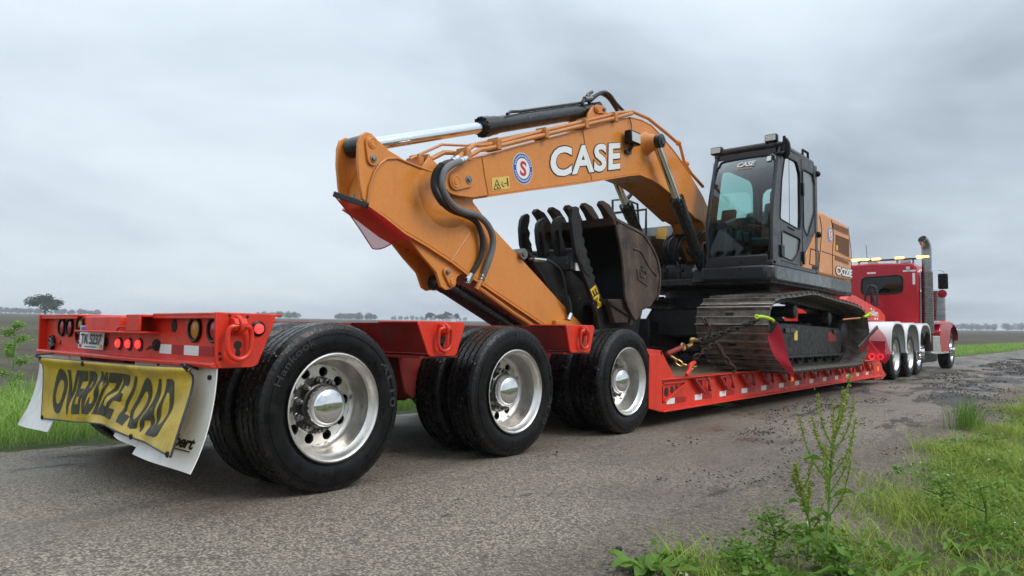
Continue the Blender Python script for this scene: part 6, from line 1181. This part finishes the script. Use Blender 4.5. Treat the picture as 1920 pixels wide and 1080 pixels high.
def sapling(loc, h, label, seed, m='pale_weed', name='tall_weed', nl=220, lsz=.045, rad=.16):
    random.seed(seed); t = thing(name, label, 'plant', loc); B = V(loc); g = G(); P = [B, B+V((.02, .03, h*.5)), B+V((-.01, .02, h))]; g.tube(P, .008, 6, 6, taper=.4); pm = catmull(P, 12); C = []
    for k in range(9):
        f = .2+.78*k/9; i = int(f*(len(pm)-1)); az = k*2.4; L_ = rad*(1.3-f)*random.uniform(.8, 1.2); d = V((math.cos(az), math.sin(az), .35)); g.tube([pm[i], pm[i]+d*L_*.6, pm[i]+d*L_], .004, 5, 3)
        for _ in range(nl//9): q = random.uniform(.3, 1.05); C.append(tuple(pm[i]+d*L_*q+V((random.gauss(0, .03), random.gauss(0, .03), random.gauss(0, .025)))))
    g.out('stem', m, t); leaves('foliage', C, RNG.uniform(.6, 1.2, len(C))*lsz, m, kind=None, parent=t, up=.3); return t
dock((3.755, .53, -.02), .70, 'tall seeding dock stalk standing alone at the gravel edge', 3, 6, .04)
dock((3.65, .63, -.02), .38, 'short dock stalk leaning left beside the tall seeding one', 9, 3, -.08)
LW = [(3.235,0.059,0),(3.218,0.267,0),(3.427,0.193,0),(3.468,0.403,0),(3.654,0.36,0),(3.796,0.615,0),(3.916,0.599,0),(3.958,0.946,0),(4.07,1.361,0),(4.23,1.013,0),(4.242,1.887,0),(4.014,2.274,0)]
labs = ['pale broadleaf weed at the bottom left end of the verge', 'small weed tuft just above the lowest leaves on the gravel', 'clump of jagged leaves left of the dock plants', 'dark leafy clump close to the dock plants on their left', 'leafy weed at the foot of the tall dock, left side', 'spreading weed right beside the tall dock foot', 'weed with drooping leaves on bare earth right of the dock', 'rosette of narrow leaves on the bare earth patch', 'bright green rosette among the grass, right of the earth', 'large rosette near the bottom right corner', 'leafy weed at the right picture edge', 'small rosette between the grass mounds on the right']
for i, (q, l_) in enumerate(zip(LW, labs)): leafy((q[0], q[1], rise(q[0], q[1])), .2, l_, 20+i, random.randint(8, 14), (.15, .09, .12, .13, .14, .13, .13, .14, .11, .15, .13, .10)[i], (.055, .022, .022, .03, .034, .026, .028, .020, .024, .028, .026, .022)[i])
for i, (px_, l_) in enumerate(zip([(3.523,0.547,0),(3.779,0.532,0),(3.509,0.252,0),(4.149,1.55,0),(3.903,2.005,0)], ('feathery green weed left of the dock stalks', 'feathery weed in front of the tall dock', 'low feathery weed at the bottom edge', 'upright feathery weed near the right edge', 'feathery weed on the grass mound'))): sapling((px_[0], px_[1], rise(px_[0], px_[1])), (.20, .15, .13, .30, .2)[i], l_, 60+i, 'weed_leaf', 'feathery_weed', 420, .013, .11)
# tuft of tall grass on the shoulder beyond
q = [(3.486,6.107,0)][0]; n = 260; blades('grass_tuft', q[0]+RNG.normal(0, .07, n), q[1]+RNG.normal(0, .12, n), np.full(n, -.03), RNG.uniform(.15, .42, n), RNG.uniform(.003, .007, n), 'weed_leaf', .35, 'dark tuft of tall grass on the shoulder edge', 'grass')
sapling((-5.62, .24, -.02), .98, 'pale leafy sapling on the left verge beside the ploughed field', 77, 'pale_weed', 'tall_weed', 2000, .020, .22)
# ---- loose stones on the shoulder and clods of mud dropped on the road
def stones(name, xs, ys, zs, sz, m, label, cat):
    n = len(xs); P = np.array([(1,0,0), (-1,0,0), (0,1,0), (0,-1,0), (0,0,1), (0,0,-.4)]); F = np.array([(0,2,4), (2,1,4), (1,3,4), (3,0,4), (2,0,5), (1,2,5), (3,1,5), (0,3,5)])
    V_ = P[None]*RNG.uniform(.6, 1.2, (n, 6, 1))*np.stack([sz*RNG.uniform(.7, 1.4, n), sz*RNG.uniform(.7, 1.4, n), sz*RNG.uniform(.4, .8, n)], 1)[:, None]; a = RNG.uniform(0, 2*PI, n); c, s = np.cos(a)[:, None], np.sin(a)[:, None]
    V_ = np.stack([V_[..., 0]*c-V_[..., 1]*s, V_[..., 0]*s+V_[..., 1]*c, V_[..., 2]], 2)+np.stack([xs, ys, zs], 1)[:, None]
    o = bpy.data.objects.new(name, np_mesh(name, V_.reshape(-1, 3), np.zeros((0, 4), int), ((np.arange(n)*6)[:, None, None]+F[None]).reshape(-1, 3), m)); COL.objects.link(o); tag(o, label, cat, kind='stuff')
mat('gravel', (.11, .093, .075), .85, var=.8, vs=40, col2=(.30, .26, .21)); mat('clod', (.020, .016, .014), .75)
n = 30000; ys = -1.8+RNG.uniform(0, 1, n)**1.6*16; xs = 3.02+.028*ys+RNG.normal(.14, .22, n); stones('gravel', xs, ys, np.full(n, -.012), RNG.uniform(.002, .0075, n), 'gravel', 'loose gravel along the right edge of the road', 'gravel')
n = 16000; ys = RNG.uniform(1.5, 34, n); xs = RNG.uniform(1.4, 3.6, n); k = lumps(xs*1.3, ys*.5, 5)+.012*ys > .66; xs, ys = xs[k], ys[k]; stones('mud_clods', xs, ys, np.full(len(xs), .002), RNG.uniform(.002, .012, len(xs))*(1+.04*ys), 'clod', 'dark mud crumbs dropped along the right half of the road', 'mud')
q = [(2.75,2.001,0),(3.033,0.173,0)]
for p_, l_, c_ in zip(q, ('single pale stone lying on the road', 'tiny dark pebble near the bottom road edge'), ('gravel', 'clod')):
    g = G(); g.sphere((p_[0], p_[1], .006), .014, 8, 6, (1.3, .9, .7)); o = g.out('stone', c_); tag(o, l_, 'stone')
# ---- distant trees and a farmhouse
def tree(name, label, loc, h, w_, seed, trunk=.3, n=1500, leaf=.55, m='oak_leaf', shape='oak'):
    random.seed(seed); t = thing(name, label, 'tree', loc); B = V(loc); g = G(); g.tube([B-V((0, 0, .5)), B+V((.1, 0, h*.2)), B+V((0, .1, h*.42))], h*.035, 8, 4, taper=.7)
    C = []; blobs = []
    for k in range(16):
        a = k*2.4; rr = w_*.5*math.sqrt((k+.5)/16)*.82; z = h*(.78-.34*(rr/(w_*.5))**2)+random.uniform(-.20, .06)*h; q = B+V((rr*math.cos(a), rr*math.sin(a), z)); blobs.append((q, w_*random.uniform(.10, .17)))
        if k % 2: g.tube([B+V((0, 0, h*.30)), B.lerp(q, .5)+V((0, 0, h*.12)), q], h*.012, 5, 3, taper=.4)
    for _ in range(n):
        q, r = random.choice(blobs); d = V((random.gauss(0, 1), random.gauss(0, 1), random.gauss(0, .75))); d.normalize(); C.append(tuple(q+d*r*random.uniform(.4, 1.1)))
    g.out('trunk', 'bark', t); leaves('crown', C, RNG.uniform(.6, 1.3, n)*leaf, m, kind=None, parent=t, up=1); return t
def far(dx, dy, d): x, y = CX+dx*d, CY+dy*d; return (x, y, rise(x, y))
tree('oak_tree', 'lone spreading oak standing in the field at the far left', far(-.959, .283, 340), 8.8, 13.2, 5, n=3200, leaf=.50)
for px_, (dx, dy), d, h, w_, l_ in ((805, (-.729, .685), 620, 8, 8, 'leftmost tree of the farmyard group on the horizon'), (824, (-.720, .694), 640, 6.5, 7, 'low tree behind the farmhouse on the horizon'), (838, (-.712, .702), 610, 8.8, 10, 'biggest tree of the farmyard group'), (858, (-.703, .711), 620, 8, 5, 'pointed dark tree at the right end of the farmyard group')):
    tree('farmyard_tree', l_, far(dx, dy, d), h, w_, px_, n=700, leaf=.9, m='far_leaf')
hx, hy, hz = far(-.709, .705, 590); hs_ = thing('farmhouse', 'small white gabled farmhouse among the horizon trees', 'house', (hx, hy, hz))
g = G(); g.box(hx-4, hx+4, hy-3, hy+3, hz-.5, hz+2.6); g.out('wall', 'house_white', hs_); g = G(); g.prism([(hx-4.3, hz+2.6), (hx+4.3, hz+2.6), (hx, hz+5.2)], hy-3.2, hy+3.2, 'y'); g.out('roof', 'house_roof', hs_)
def woods(name, label, a0, a1, d0, d1, h0, h1, n, gaps=0, seed=1):
    random.seed(seed); C = []; g = G()
    for k in range(n):
        a = math.radians(random.uniform(a0, a1)); 
        if gaps and math.sin(a*gaps+seed) < -.2: continue
        d = random.uniform(d0, d1); x, y = CX-math.sin(a)*d, CY+math.cos(a)*d; z = rise(x, y); h = random.uniform(h0, h1); w_ = h*random.uniform(.45, .9); g.cyl((x, y, z-1), (x, y, z+h*.5), h*.03, n=5)
        for _ in range(110): u = V((random.gauss(0, 1), random.gauss(0, 1), random.gauss(0, 1))); u.normalize(); u *= random.uniform(.3, 1)**.5; C.append((x+u.x*w_*.55, y+u.y*w_*.55, z+h*.55+u.z*h*.45))
    g.out(name.replace('woods', 'trunks'), 'bark', None); o = bpy.data.objects[name.replace('woods', 'trunks')]; tag(o, label.replace('woods', 'woodland trunks'), 'trees', kind='stuff')
    leaves(name, C, RNG.uniform(.7, 1.4, len(C))*1.15, 'far_leaf', label, 'trees', 1)
woods('left_woods', 'low hazy woods on the horizon at the left', 60, 82, 1150, 1350, 3, 8, 260, 23, 3); woods('middle_woods', 'hazy windbreak woods on the horizon above the rear tyres', 51, 60, 900, 1000, 5, 9, 90, 55, 8); woods('right_woods', 'hazy woods on the horizon right of the truck', -6, 12, 1150, 1350, 6, 11, 190, 0, 5); woods('back_woods', 'faint woods on the horizon behind the excavator boom', 12, 51, 1250, 1400, 4, 8, 190, 33, 6)
# ================================================================ haze over the fields
hz_ = bpy.data.materials.new('haze'); hz_.use_nodes = True; t = hz_.node_tree; t.nodes.remove(t.nodes['Principled BSDF']); pv = t.nodes.new('ShaderNodeVolumePrincipled'); pv.inputs['Color'].default_value = (.90, .94, 1, 1); pv.inputs['Density'].default_value = .00050; pv.inputs['Anisotropy'].default_value = .2
t.links.new(pv.outputs[0], t.nodes['Material Output'].inputs['Volume']); MAT['haze'] = hz_
g = G(); g.box(-2300, 2300, -2300, 2300, -1.5, 45); o = g.out('haze', 'haze'); tag(o, 'pale rain haze hanging over the fields', 'haze', kind='stuff')
